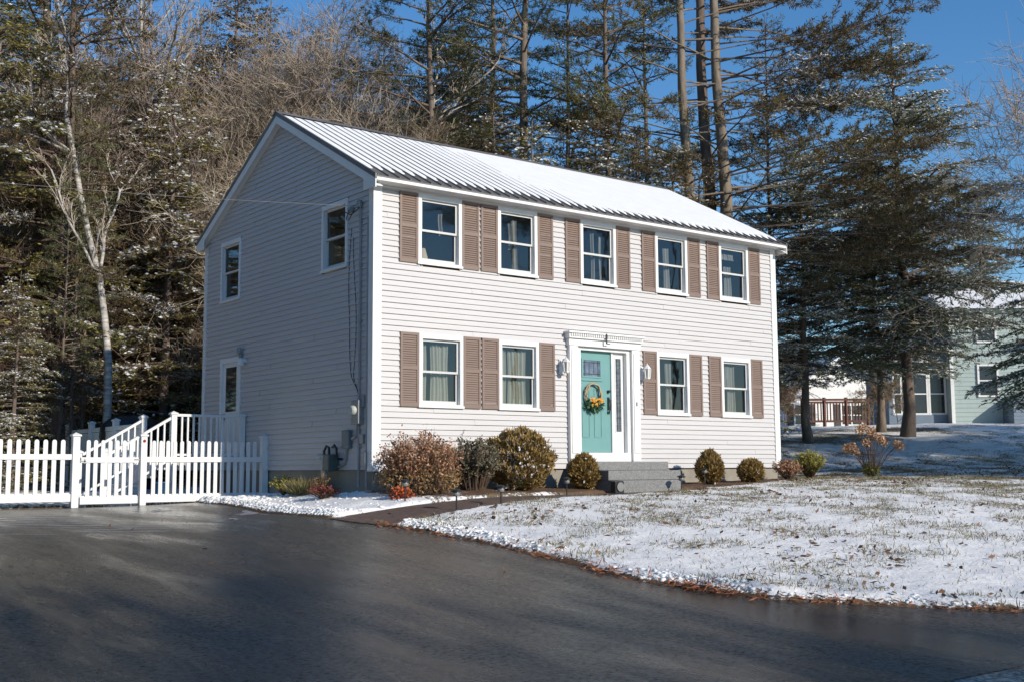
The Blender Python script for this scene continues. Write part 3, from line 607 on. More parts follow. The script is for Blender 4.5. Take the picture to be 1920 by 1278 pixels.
# side door on the gable wall
sdm = MB(); sdm.box(-.045, .06, 5.36, 5.47, .25, 2.40); sdm.box(-.045, .06, 6.27, 6.38, .25, 2.40); sdm.box(-.043, .06, 5.471, 6.269, 2.29, 2.399); sdo = sdm.build('side_door', X['white'], house)
p = MB(); p.box(.0, .04, 5.471, 6.269, .25, 2.289); pp = p.build('door_panel', X['white'], sdo)
p = MB(); p.poly([(-.006, 5.60, 1.25), (-.006, 6.14, 1.25), (-.006, 6.14, 2.20), (-.006, 5.60, 2.20)]); p.build('pane', mat('dark_door_glass', (.02, .022, .025), .05, .1), pp)
p = MB(); p.box(-.012, -.001, 5.56, 5.60, 1.21, 2.24); p.box(-.012, -.001, 6.14, 6.18, 1.21, 2.24); p.box(-.011, -.001, 5.601, 6.139, 1.21, 1.249); p.box(-.011, -.001, 5.601, 6.139, 2.201, 2.24); p.build('frame', X['white'], pp)
MB().box(-.05, -.001, 6.19, 6.25, 1.08, 1.20).build('handle', X['dark'], pp)
fl_ = MB(); fl_.lathe([(0, .12), (.05, .10), (.06, .0), (.02, -.05), (.0, -.05)], (-.10, 5.30, 2.46), 8); fl_.box(-.09, -.017, 5.26, 5.34, 2.36, 2.50); fl_.build('wall_lamp', X['greymetal'], house)
fl_ = MB(); fl_.lathe([(0, .10), (.06, .06), (.075, -.06), (.0, -.07)], (-.14, 5.13, 2.24), 10); fl_.box(-.10, -.017, 5.09, 5.17, 2.24, 2.32); fl_.build('flood_lamp', X['white'], house)
# overhead wire
ow = MB(); A = np.array([-.12, .44, 4.71]); Bp = np.array([-15.0, 3.0, 4.75]); tq = np.linspace(0, 1, 30)
ow.tube(A+(Bp-A)*tq[:, None]-np.array([0, 0, 1])*(.25*4*tq*(1-tq))[:, None], .0035, 5)
tag(ow.build('service_wire', mat('grey_wire', (.20, .20, .19), .5, .1), None), 'thin service wire running left from the bracket under the eave', 'wire')
# granite steps
st = thing('front_steps', 'three rough granite steps below the teal front door', 'steps', (5.37, -.75, -.45))
for (x0, x1, y0, z0, z1, nm) in ((4.42, 6.32, -.90, -.040, .128, 'step'), (4.415, 6.345, -1.21, -.225, -.041, 'step'), (4.41, 6.04, -1.52, -.55, -.226, 'step')):
    s = MB(); nx_, nz_ = 40, 5
    s.box(x0-5.37, x1-5.37, y0+.75, .75-.028 if z1 > 0 else .75-.03, z0+.45, z1+.45)
    o = s.build(nm, X['granite'], st); bevel(o, .012, 2)

# ------------------------------------------------------------------ fence, gate, deck
FY = 4.1
def picket(mb, x, w_, z0, z1, y=-.012, t=.022):
    a = np.linspace(0, math.pi, 7); h = w_/2
    prof = [(x-h, z0), (x+h, z0)]+[(x+h*math.cos(q), z1-h+h*math.sin(q)) for q in a]
    n = len(prof); V = [(px, y, pz) for px, pz in prof]+[(px, y+t, pz) for px, pz in prof]
    mb.poly(V[:n]); mb.poly(V[n:][::-1]); mb.add(V, [(i, i+n, (i+1) % n+n, (i+1) % n) for i in range(n)])
def post(mb, x, y, z0, z1, w_=.127):
    h = w_/2; mb.box(x-h, x+h, y-h, y+h, z0, z1-.05)
    mb.box(x-h-.02, x+h+.02, y-h-.02, y+h+.02, z1-.05, z1-.02)
    mb.add([(x-h-.02, y-h-.02, z1-.02), (x+h+.02, y-h-.02, z1-.02), (x+h+.02, y+h+.02, z1-.02), (x-h-.02, y+h+.02, z1-.02), (x, y, z1+.025)], [(0, 1, 4), (1, 2, 4), (2, 3, 4), (3, 0, 4)])
def fence_panel(x0, x1, zb, zt, n, wp, zr=(.07, .75), rails=(.15, .10)):
    mb = MB(); xs_ = np.linspace(x0, x1, n+2)[1:-1]
    for x in xs_: picket(mb, x, wp, zb+.012, zt)
    mb.box(x0, x1, .0105, .045, zb, zb+rails[0]); mb.box(x0, x1, .0105, .045, zb+zr[1], zb+zr[1]+rails[1])
    mb.box(x0, x1, -.030, -.0125, zb-.001, zb+rails[0]-.02); mb.box(x0, x1, -.030, -.0125, zb+zr[1]+.001, zb+zr[1]+rails[1]-.001)
    return mb
f1 = thing('picket_fence', 'white vinyl picket fence section left of the gate, beside the woods', 'fence', (-3.79, FY, -.63))
fence_panel(-5.85+3.79, -.07, .09, 1.20, 12, .078).build('picket_panel', X['white'], f1)
fence_panel(-8.05+3.79, -5.98+3.79, .09, 1.20, 12, .078).build('picket_panel', X['white'], f1)
p = MB(); post(p, 0, 0, -.1, 1.31); bevel(p.build('post', X['white'], f1), .004, 1)
for q in (-5.915, -8.12): p = MB(); post(p, q+3.79, 0, -.1, 1.31); p.build('post', X['white'], f1)
ga = thing('fence_gate', 'white picket gate closing the driveway, between two capped posts', 'gate', (-3.70, FY, -.63))
fence_panel(.01, 1.07, .035, 1.20, 7, .072).build('picket_panel', X['white'], ga)
p = MB(); p.box(-.02, .10, -.035, -.0305, .80, .825); p.box(.98, 1.10, -.036, -.031, .83, .855); p.box(.06, .085, -.035, -.0305, .77, .855); p.build('hinge', X['greymetal'], ga)
f2 = thing('picket_fence', 'white vinyl picket fence section between the gate and the grey house wall', 'fence', (-.07, FY, -.63))
p = MB(); post(p, -2.47, 0, -.1, 1.325, .115); pr_ = p.build('post', X['white'], f2)
re = MB(); re.add([(-2.47+.028*math.cos(t), -.060-d_, 1.19+.028*math.sin(t)) for d_ in (0, .012) for t in np.arange(12)*math.pi/6], [(q, (q+1) % 12, (q+1) % 12+12, q+12) for q in range(12)])
re.poly([(-2.47+.028*math.cos(t), -.072, 1.19+.028*math.sin(t)) for t in np.arange(12)*math.pi/6]); re.build('reflector', mat('red_reflector', (.32, .012, .02), .25, .05), pr_)
fence_panel(-2.40, -.065, .045, 1.20, 16, .072).build('picket_panel', X['white'], f2)
p = MB(); post(p, 0, 0, -.1, 1.33); p.build('post', X['white'], f2)
# deck with stairs
dk = thing('deck', 'small white railed deck with stairs at the side door', 'deck', (-.8, 5.9, -.6))
DX0, DY0, DZ = -.77, -.80, .83                                 # local: wall at x=+.78
b = MB(); b.box(DX0, .77, DY0, .85, DZ-.04, DZ); b.box(DX0, DX0+.04, DY0, .85, DZ-.22, DZ-.041); b.box(DX0+.041, .77, DY0, DY0+.04, DZ-.22, DZ-.041); b.build('platform', mat('grey_deck_board', (.42, .42, .42), .7, .1, 5), dk)
for x, y in ((DX0, DY0), (.70, DY0), (DX0, .85)):
    p = MB(); post(p, x, y, -.05, 1.77, .11); p.build('post', X['white'], dk)
def rail(name, a, b, n, h0, h1):
    mb = MB(); a = np.array(a, float); b = np.array(b, float); up = np.array([0, 0, 1.])
    mb.bar(a+up*h1, b+up*h1, .07, .05); mb.bar(a+up*h0, b+up*h0, .05, .04)
    for q in np.linspace(0, 1, n+2)[1:-1]:
        c = a+(b-a)*q; mb.bar(c+up*(h0+.02), c+up*(h1-.025), .033, .033)
    return mb.build(name, X['white'], dk)
rail('railing', (DX0+.055, DY0, DZ), (.645, DY0, DZ), 10, .09, .88)
rail('railing', (DX0, DY0+.055, DZ), (DX0, -.30, DZ), 3, .09, .88) if False else None
for y in (DY0, .85):
    rail('stair_rail', (DX0-.05, y, DZ-.10), (DX0-1.25, y, .02), 8, .10, .92)
    p = MB(); post(p, DX0-1.32, y, -.05, 1.02, .10); p.build('post', X['white'], dk)
s = MB()
for q in range(4):
    s.box(DX0-.29*(q+1), DX0-.29*q-.012, DY0+.06, .79, DZ-.165*(q+1)-.04, DZ-.165*(q+1)); s.box(DX0-.29*q-.03, DX0-.29*q-.013, DY0+.06, .79, DZ-.165*(q+1)+.001, DZ-.165*q-.041)
s.build('stairs', mat('white_stair_board', (.7, .7, .7), .6, .05), dk)
# rear privacy fence, covered grill, bins
bf = thing('privacy_fence', 'white privacy fence in shadow behind the gate, running back toward the woods', 'fence', (-1.05, 8.2, -.55))
def slatfence(o, pts):
    for a, b in zip(pts[:-1], pts[1:]):
        a = np.array(a); b = np.array(b); mb = MB(); up = np.array([0, 0, 1.]); L_ = np.linalg.norm(b-a); n = int(L_/.15)
        for q in range(n):
            c0 = a+(b-a)*(q+.04)/n; c1 = a+(b-a)*(q+.96)/n; mb.bar(c0+up*.80, c1+up*.80, .022, 1.40)
        mb.bar(a+up*1.56, b+up*1.56, .05, .10); mb.bar(a+up*.06, b+up*.06, .05, .12); mb.build('slat_panel', X['white'], o)
    for a in pts:
        p = MB(); post(p, a[0], a[1], -.1, 1.78); p.build('post', X['white'], o)
slatfence(bf, [(0, 0, 0), (.05, 1.9, 0), (.1, 3.8, 0), (.12, 5.7, 0)])
cg = thing('covered_grill', 'black covered lump showing above the rear white privacy fence', 'grill', (-.3, 11.0, -.5))
g = MB(); n = 16
for q in range(1): pass
gr_ = np.random.default_rng(8)
g.lathe([(.62, 0), (.60, .5), (.55, 1.0), (.62, 1.35), (.60, 1.62), (.42, 1.78), (.15, 1.86), (0, 1.87)], (0, 0, 0), n)
g.v[0][:, 0] *= 1.3; g.v[0][:, 1] *= .6; g.v[0] += gr_.normal(size=g.v[0].shape)*.015; g.build('cover', X['dark'], cg, smooth=True)
bb = thing('bucket', 'blue plastic bucket standing behind the white picket fence', 'bucket', (-1.85, 4.9, gz(-1.85, 4.9)))
MB().lathe([(0, .01), (.13, .01), (.165, .36), (.175, .36), (.175, .38), (.16, .38), (.125, .03), (0, .03)], n=16).build('pail', mat('blue_plastic', (.02, .16, .36), .4, .05), bb, smooth=True)
t = np.linspace(0, math.pi, 12); MB().tube(np.stack([.172*np.cos(t), -.08*np.sin(t), .36-.10*np.sin(t)], 1), .005, 5).build('handle', X['greymetal'], bb)

# ------------------------------------------------------------------ plants near the house
def put(name, label, cat, x, y, group=None, dz=0.0):
    return thing(name, label, cat, (x, y, float(surf(np.array([x]), np.array([y]))[0])-.01+dz), 0, group)
X['rust'] = mat('rust_leaves', (.36, .155, .085), .7, .3, 6, island=.5, c2=(.42, .26, .14), trans=.15)
X['tanleaf'] = mat('tan_leaves', (.38, .24, .10), .75, .3, 6, island=.4, c2=(.22, .13, .06), trans=.15)
X['globe'] = mat('bronzed_arborvitae', (.36, .225, .062), .75, .3, 5, island=.5, c2=(.19, .13, .042), trans=.12)
X['greyleaf'] = mat('grey_green_leaves', (.12, .13, .075), .7, .3, 6, island=.45, c2=(.22, .16, .11), trans=.12)
X['yellowleaf'] = mat('yellow_green_leaves', (.42, .35, .07), .7, .3, 6, island=.4, c2=(.25, .25, .055), trans=.15)
X['stem'] = mat('brown_stems', (.12, .075, .05), .9, .2, 20)
X['redleaf'] = mat('red_leaves', (.24, .045, .035), .7, .3, 6, island=.4, c2=(.14, .05, .03), trans=.12)
X['bloom'] = mat('dried_blooms', (.62, .40, .24), .8, .25, 12, island=.3, c2=(.44, .25, .14))
X['grassblade'] = mat('dry_grass', (.30, .23, .11), .8, .25, 6, island=.35, c2=(.16, .16, .06), trans=.1)
X['orangeleaf'] = mat('orange_leaves', (.50, .10, .02), .7, .3, 8, island=.35, c2=(.28, .07, .03))
def twig_shrub(o, r, h, n, lm, nl, L, Wd, seed, snow=0, foot=.12):
    rg = np.random.default_rng(seed); a = rg.random(n)*2*math.pi; rr = rg.random(n)**.6*np.array(r); hh = h*(.55+.45*rg.random(n))*(1-.35*(rr/r)**2)
    base = np.stack([foot*r*np.cos(a), foot*r*np.sin(a), 0*a], 1); tip = np.stack([rr*np.cos(a), rr*np.sin(a), hh], 1); mid = base*.4+tip*.6+np.stack([0*a, 0*a, .10*h+0*a], 1)*np.array([1, 1, 1])+rg.normal(size=(n, 3))*.02*r
    st_ = MB().segs(base, mid, .006, .004, 3).segs(mid, tip, .004, .002, 3)
    q = rg.integers(0, n, n*2); f = rg.random(n*2)[:, None]; s0 = mid[q]+(tip-mid)[q]*f; s1 = s0+rg.normal(size=(n*2, 3))*.10*r+np.array([0, 0, .08*h]); st_.segs(s0, s1, .003, .0015, 3)
    st_.build('stems', X['stem'], o)
    k = rg.integers(0, n*4, nl); f = (rg.random(nl)**.7)[:, None]
    A = np.concatenate([base*.5+mid*.5, mid, s0]); B = np.concatenate([mid, tip, s1]); k = k % len(A); P = A[k]+(B-A)[k]*f+rg.normal(size=(nl, 3))*.03*r
    P[:, 2] = np.abs(P[:, 2])+.02
    lo = MB().cards(P, rg.normal(size=(nl, 3))+np.array([0, 0, .3]), rg.normal(size=(nl, 3)), L*(.6+.8*rg.random(nl)), Wd*(.6+.8*rg.random(nl))).build('leaves', lm, o)
    if snow:
        k = rg.integers(0, nl, snow); Q = P[k]; Q = Q[Q[:, 2] > .3*h]; m = len(Q)
        MB().cards(Q+np.array([0, 0, .012]), rg.normal(size=(m, 3))*np.array([1, 1, .15]), np.repeat([[0, 0, 1.]], m, 0), L*.9, Wd*1.1).build('snow', X['snowleaf'], lo)
def globe(o, r, h, n, seed, mt='globe', snow=0, L=.08, pointy=0.0):
    rg = np.random.default_rng(seed); P = rg.normal(size=(n, 3)); P /= np.linalg.norm(P, axis=1, keepdims=True); out = P.copy()
    bump = 1+.05*rg.normal(size=n)*(rg.random(n) < .25)+.15*np.sin(P[:, 0]*7+seed)*np.sin(P[:, 1]*6+2)*np.cos(P[:, 2]*5)+.06*np.sin(P[:, 2]*13+P[:, 0]*9)
    rad = (.74+.26*rg.random(n)**.5)*bump
    tap = 1-pointy*np.clip(P[:, 2], 0, 1)
    Q = np.stack([P[:, 0]*r*rad*tap, P[:, 1]*r*rad*tap, (P[:, 2]*rad*.5+.5)*h], 1); Q[:, 2] = np.maximum(Q[:, 2], .02)
    D = out*.5+np.array([0, 0, .8])+rg.normal(size=(n, 3))*.35; N = np.cross(D, rg.normal(size=(n, 3)))
    co = MB().cards(Q, D, N, L*(.6+.8*rg.random(n)), L*.36).build('crown', X[mt], o)
    MB().segs([(0, 0, 0)], [(0, 0, h*.6)], .03, .015, 6).build('trunk', X['stem'], o)
    MB().lathe([(0, .06*h), (.55*r, .12*h), (.70*r, .40*h), (.62*r*(1-pointy*.3), .66*h), (.25*r, .84*h), (0, .86*h)], n=14).build('inner_foliage', X['darkneedle'], o, smooth=True)
    if snow:
        k = rg.integers(0, n, snow); Q2 = Q[k]; cl = (Q2[:, 0] < -.1*r)|(rg.random(snow) < .25); Q2 = Q2[cl]; m = len(Q2)
        MB().cards(Q2+out[k][cl]*.01+np.array([0, 0, .012]), rg.normal(size=(m, 3)), out[k][cl]+rg.normal(size=(m, 3))*.3, L*.8, L*.45).build('snow', X['snowleaf'], co)
o = put('barberry_shrub', 'large twiggy rust red shrub at the front left corner of the house', 'shrub', .12, -1.30); twig_shrub(o, .76, 1.02, 240, X['rust'], 6200, .05, .028, 11, 380, foot=.5)
ll = MB(); leaf_cloud(ll, 2600, (0, 0, .24), (.72, .72, .26), .05, .03, np.random.default_rng(77), .45); ll.build('lower_leaves', X['tanleaf'], o)
o = put('evergreen_shrub', 'loose grey green snow-dusted shrub between the rust shrub and the big round bush', 'shrub', 1.42, -1.02); twig_shrub(o, .48, .98, 190, X['greyleaf'], 6500, .055, .028, 12, 420, foot=.4)
o = put('round_bush', 'largest rounded olive brown clipped bush left of the front steps', 'bush', 2.55, -.85); globe(o, .60, 1.06, 15000, 13, snow=2400, pointy=.10)
o = put('globe_bush', 'small rounded bronze bush just left of the granite steps', 'bush', 4.10, -.85); globe(o, .27, .62, 6500, 14, snow=90, pointy=.22)
o = put('globe_bush', 'egg shaped bronze bush right of the granite steps', 'bush', 7.62, -.80); globe(o, .27, .66, 6500, 15, snow=180, pointy=.35)
o = put('globe_bush', 'low round bronze bush near the right end of the front wall', 'bush', 8.92, -.78); globe(o, .25, .44, 6000, 16, snow=110, pointy=.1)
o = put('barberry_shrub', 'low reddish shrub at the right front corner of the house', 'shrub', 10.25, -.70); twig_shrub(o, .36, .45, 120, X['rust'], 1700, .05, .028, 17, 60)
o = put('yellow_shrub', 'yellow green bushy shrub just beyond the right corner of the house', 'shrub', 11.7, -.15); twig_shrub(o, .42, .66, 150, X['yellowleaf'], 2800, .055, .03, 18, 60)
# hydrangea with dried heads
hy = put('hydrangea', 'bare hydrangea with tan dried flower heads on the right lawn', 'shrub', *spot(1634, 30))
rg = np.random.default_rng(21); n = 46; a = rg.random(n)*2*math.pi; rr = .85*rg.random(n)**.6; hh = 1.05-.35*(rr/.85)**2+.1*rg.random(n)
b0 = np.stack([.08*np.cos(a), .08*np.sin(a), 0*a], 1); t0 = np.stack([rr*np.cos(a), rr*np.sin(a), hh], 1); m0 = b0*.45+t0*.55+np.array([0, 0, .12])
MB().segs(b0, m0, .008, .006, 4).segs(m0, t0, .006, .004, 4).build('stems', X['stem'], hy)
pick = [(-.78, .72), (-.62, .78), (-.50, .66), (.0, 1.18), (.10, 1.08), (.28, .98), (-.12, .86), (.42, .90), (.86, .82), (.95, .78), (-.25, 1.28), (-.33, 1.22)]
right = np.array([AX[0][0], AX[0][1]])
hm = MB()
for k_, (u_, z_) in enumerate(pick):
    c = np.array([right[0]*u_*.80, right[1]*u_*.80, z_]); leaf_cloud(hm, 90, c, (.11, .11, .10), .06, .05, rg, .3)
    MB()
hm.build('flower_heads', X['bloom'], hy)
bs = MB()
for (u_, z_) in pick: bs.segs([(0, 0, .1)], [(right[0]*u_*.80, right[1]*u_*.80, z_)], .008, .004, 4)
bs.build('flower_stalks', X['stem'], hy)
bl = MB(); leaf_cloud(bl, 500, (0, 0, .16), (.22, .22, .2), .07, .03, rg, .3); bl.build('leaves', X['yellowleaf'], hy)
# small plants on the snowy strip by the gable wall
def grass_tuft(o, n, r, h, m, seed):
    rg = np.random.default_rng(seed); a = rg.random(n)*2*math.pi; q = rg.random(n)**.5*r; P = np.stack([q*np.cos(a), q*np.sin(a), 0*a], 1); D = np.stack([np.cos(a)*q/r*.9, np.sin(a)*q/r*.9, 1+0*a], 1)+rg.normal(size=(n, 3))*.2
    MB().cards(P, D, rg.normal(size=(n, 3)), h*(.6+.5*rg.random(n)), .014).build('blades', m, o)
o = put('small_shrub', 'small yellow green snow-edged shrub beside the right fence post', 'shrub', -.45, 2.35); twig_shrub(o, .30, .36, 90, X['yellowleaf'], 1300, .045, .022, 31, 60)
o = put('grass_tuft', 'tan dried grass clump against the foundation of the shaded wall', 'plant', -.42, 1.62); grass_tuft(o, 900, .26, .36, X['grassblade'], 32)
o = put('dried_stalks', 'pale dried flower stalks leaning below the gas meter', 'plant', -.50, .95); twig_shrub(o, .22, .40, 40, X['tanleaf'], 260, .04, .02, 33, 20)
o = put('small_shrub', 'low dark red shrub on the snow in front of the shaded wall', 'shrub', -.95, .0); twig_shrub(o, .28, .22, 80, X['redleaf'], 900, .04, .022, 34, 60)
o = put('leaf_pile', 'bright orange leaves heaped at the foot of the rust red shrub', 'leaves', -.50, -1.72)
lp = MB(); leaf_cloud(lp, 260, (0, 0, .08), (.20, .16, .09), .06, .05, np.random.default_rng(35), .2); lp.build('leaves', X['orangeleaf'], o)
# path lights
def path_light(x, y, lab):
    o = put('path_light', lab, 'garden light', x, y, 'black solar lights along the walkway')
    MB().segs([(0, 0, -.05)], [(0, 0, .26)], .012, .012, 8).build('stake', X['dark'], o)
    MB().lathe([(.02, .24), (.05, .25), (.055, .31), (.03, .32)], n=12).build('lens', mat('light_lens', (.25, .25, .24), .2, .05) if 'light_lens' not in bpy.data.materials else bpy.data.materials['light_lens'], o, smooth=True)
    MB().lathe([(.0, .355), (.05, .345), (.085, .32), (.085, .31), (.0, .315)], n=14).build('cap', X['dark'], o, smooth=True)
path_light(-.64, -2.06, 'black path light on the snow before the rust red shrub')
path_light(-.39, -3.10, 'black path light leaning at the lawn edge nearest the driveway')
path_light(.54, -2.98, 'black path light on the lawn edge in front of the big round bush')
path_light(2.90, -1.78, 'black path light beside the small bush left of the steps')
path_light(5.75, -1.80, 'black path light at the right foot of the granite steps')
path_light(7.30, -.95, 'black path light in front of the egg shaped bush')
gsp = put('garden_spotlight', 'black garden spotlight standing at the left foot of the granite steps', 'garden light', 4.22, -1.68)
b = MB(); b.box(-.11, .11, -.05, .09, .02, .26); bevel(b.build('housing', X['dark'], gsp), .02, 2)
MB().lathe([(.0, .0), (.075, .0), (.085, .02), (.0, .021)], n=16).build('lens', bpy.data.materials['light_lens'], gsp, loc=(0, -.052, .15)).rotation_euler = (math.pi/2, 0, 0)
b = MB(); b.segs([(0, .02, -.05)], [(0, .02, .03)], .015, .015, 6); b.build('stake', X['dark'], gsp)

# ------------------------------------------------------------------ litter on the ground
rg = np.random.default_rng(50)
def scatter(n, box, fn):
    x = rg.uniform(box[0], box[1], n); y = rg.uniform(box[2], box[3], n); k = rg.random(n) < fn(x, y); return x[k], y[k]
xa, ya = rg.uniform(-8, 0, 26), rg.uniform(-9, 3, 26); kk = edge_dist(xa, ya) < -.1; xa, ya = xa[kk], ya[kk]
x, y = scatter(16000, (-2, 22, -12.8, 4), lambda x, y: np.clip((edge_dist(x, y) > .1)*(y < bed_front(np.clip(x, -1, 10.9))+(x > 11)*9)*(.12+.9*sstep(.52, .72, fbm(x, y, .5, 71)))*.6, 0, 1))
x = np.r_[x, xa]; y = np.r_[y, ya]; n = len(x); P = np.stack([x, y, np.where(edge_dist(x, y) < 0, G(x, y)-.004, surf(x, y)+.02)], 1)
tag(MB().cards(P, rg.normal(size=(n, 3))*np.array([1, 1, .3]), rg.normal(size=(n, 3))+np.array([0, 0, 1.6]), rg.uniform(.05, .12, n), rg.uniform(.03, .07, n)).build('fallen_leaves', mat('brown_leaves', (.20, .10, .055), .8, .3, 4, island=.5, c2=(.11, .06, .04))), 'brown fallen leaves scattered over the snowy lawn', 'leaves', kind='stuff')
x, y = scatter(240000, (-2, 26, -12.9, 4), lambda x, y: (edge_dist(x, y) > .08)*(path_d(x, y) < 0)*((y < bed_front(np.clip(x, -1, 10.9)))|(x > 11.3))*np.clip(.10+1.4*sstep(.48, .66, fbm(x, y, 1.6, 41))*0+1.3*sstep(.54, .40, fbm(x, y, 1.6, 41)), 0, 1)*np.clip(1.1-.02*x, .3, 1))
n = len(x); P = np.stack([x, y, surf(x, y)-.012], 1)
tag(MB().cards(P, rg.normal(size=(n, 3))*.55+np.array([0, 0, .75]), rg.normal(size=(n, 3)), rg.uniform(.035, .085, n), rg.uniform(.006, .012, n)).build('grass_blades', mat('lawn_blades', (.28, .22, .11), .8, .3, 2, island=.45, c2=(.17, .16, .065), trans=.15)), 'dry grass blades poking through the thin snow', 'grass', kind='stuff')
# needles along the driveway edge
t = rg.random(9000)*(len(EDGE)-2)+.7; i = np.clip(t.astype(int), 0, len(EDGE)-2); f = (t-i)[:, None]; Q = EDGE[i]*(1-f)+EDGE[i+1]*f; Q = Q+rg.normal(size=Q.shape)*np.array([.07, .05]); kk = (Q[:, 1] < -3.4)&(Q[:, 0] < 6)&(rg.random(len(Q)) < .15+1.3*sstep(.42, .62, fbm(Q[:, 0], Q[:, 1], .8, 81))); Q = Q[kk]
x, y = Q[:, 0], Q[:, 1]; n = len(x); P = np.stack([x, y, np.maximum(surf(x, y), G(x, y))+.012], 1)
tag(MB().cards(P, rg.normal(size=(n, 3))*np.array([1, 1, .35]), rg.normal(size=(n, 3))+np.array([0, 0, .8]), rg.uniform(.06, .14, n), rg.uniform(.008, .02, n)).build('pine_needles', mat('orange_pine_needles', (.34, .12, .045), .8, .3, 5, island=.4, c2=(.20, .08, .04))), 'orange pine needles lying along the driveway edge', 'needles', kind='stuff')
# snow clods along the edges
def clods(n, P, r, name, lab, seed):
    rg = np.random.default_rng(seed); bm_v = []
    mb = MB(); th = np.arange(6)*math.pi/3
    for q in range(n):
        rr = r[q]; k = .5+1.0*rg.random((4, 6)); V = [(P[q][0]+rr*a*k[j, i]*math.cos(th[i]), P[q][1]+rr*a*k[j, i]*math.sin(th[i]), P[q][2]+rr*b*.75) for j, (a, b) in enumerate(((.8, -.4), (1, .1), (.7, .5), (.25, .75))) for i in range(6)]
        mb.add(V, [(i+6*j, (i+1) % 6+6*j, (i+1) % 6+6*j+6, i+6*j+6) for j in range(3) for i in range(6)]); mb.poly(V[18:])
    return tag(mb.build(name, X['snow'], smooth=True), lab, 'snow', kind='stuff')
t = rg.random(9000)*(len(EDGE)-3); i = np.clip(t.astype(int), 0, len(EDGE)-2); f = (t-i)[:, None]; Q = EDGE[i]*(1-f)+EDGE[i+1]*f
nrm = rg.exponential(.13, len(Q))+.03; Q = Q+np.stack([nrm, -nrm*.25*(Q[:, 1] < -9)], 1)+rg.normal(size=Q.shape)*.03
kk = (edge_dist(Q[:, 0], Q[:, 1]) > .05)&(path_d(Q[:, 0], Q[:, 1]) < -.05)&(Q[:, 0] < 7)&(rg.random(len(Q)) < .05+.5*sstep(.45, .65, fbm(Q[:, 0], Q[:, 1], 1.2, 91))+.5*(Q[:, 1] > -5)); Q = Q[kk]
clods(len(Q), np.stack([Q[:, 0], Q[:, 1], surf(Q[:, 0], Q[:, 1])], 1), np.clip(rg.exponential(.010, len(Q))+.006, 0, .030), 'snow_clods', 'small snow clods ploughed up along the driveway edge', 92)
n = 1100; Q = np.stack([rg.uniform(-1.75, -.05, n), 4.0-np.abs(rg.normal(0, .75, n))-.05], 1); Q = Q[Q[:, 0] > xr(Q[:, 1])+.02]; n = len(Q)
clods(n, np.stack([Q[:, 0], Q[:, 1], surf(Q[:, 0], Q[:, 1])], 1), np.clip(rg.exponential(.022, n)+.012, 0, .08), 'snow_clods', 'lumpy shovelled snow in front of the right fence section', 93)
rg = np.random.default_rng(55); n = 900; Q = np.stack([rg.uniform(-2.0, -.08, n), rg.uniform(-2.2, 3.2, n)], 1); Q = Q[(Q[:, 0] > xr(Q[:, 1])+.03)&(path_d(Q[:, 0], Q[:, 1]) < -.04)&(rg.random(n) < .2+.8*sstep(.42, .6, fbm(Q[:, 0], Q[:, 1], 1.5, 97)))]; n = len(Q)
clods(n, np.stack([Q[:, 0], Q[:, 1], surf(Q[:, 0], Q[:, 1])-.004], 1), np.clip(rg.exponential(.014, n)+.008, 0, .05), 'snow_clods', 'small snow lumps scattered on the strip beside the shaded wall', 96)
# thin frozen slush left on the driveway near the gate
fx = np.arange(-3.2, -1.5, .03); fy = np.arange(-.9, 2.6, .03); FX, FYg = np.meshgrid(fx, fy); val = fbm(FX, FYg*.8, 1.7, 101)+.25*(fbm(FX, FYg, 6, 105)-.5)
ok = (val > .56)&(edge_dist(FX, FYg) < -.05); nx_ = len(fx); i = np.arange(nx_-1)[None]+np.arange(len(fy)-1)[:, None]*nx_; F = np.stack([i, i+1, i+nx_+1, i+nx_], -1).reshape(-1, 4); F = F[ok.ravel()[F].all(1)]
X['slush'] = mat('grey_slush', (.42, .42, .43), .5, .2, 9, .3, 40, c2=(.16, .16, .17))
sl2 = MB().add(np.stack([FX, FYg, G(FX, FYg)-.008], -1).reshape(-1, 3), F); tag(sl2.build('slush', X['slush']), 'thin grey slush patches frozen on the driveway near the gate', 'slush', kind='stuff')
fx = np.arange(-7.4, -4.2, .025); fy = np.arange(-2.2, 2.2, .025); FX, FYg = np.meshgrid(fx, fy)
w1 = np.sin((FX*1.1+FYg*2.2+1.6*fbm(FX, FYg, .9, 111))*5.2); ok = (w1 > .72)&(fbm(FX, FYg, .7, 115) > .40); nx_ = len(fx); i = np.arange(nx_-1)[None]+np.arange(len(fy)-1)[:, None]*nx_; F = np.stack([i, i+1, i+nx_+1, i+nx_], -1).reshape(-1, 4); F = F[ok.ravel()[F].all(1)]
tag(MB().add(np.stack([FX, FYg, G(FX, FYg)-.008], -1).reshape(-1, 3), F).build('slush', mat('tyre_track_snow', (.5, .51, .53), .5, .2, 9, .3, 40, c2=(.2, .2, .21))), 'curved white tyre-track ridges of snow at the left of the driveway', 'slush', kind='stuff')

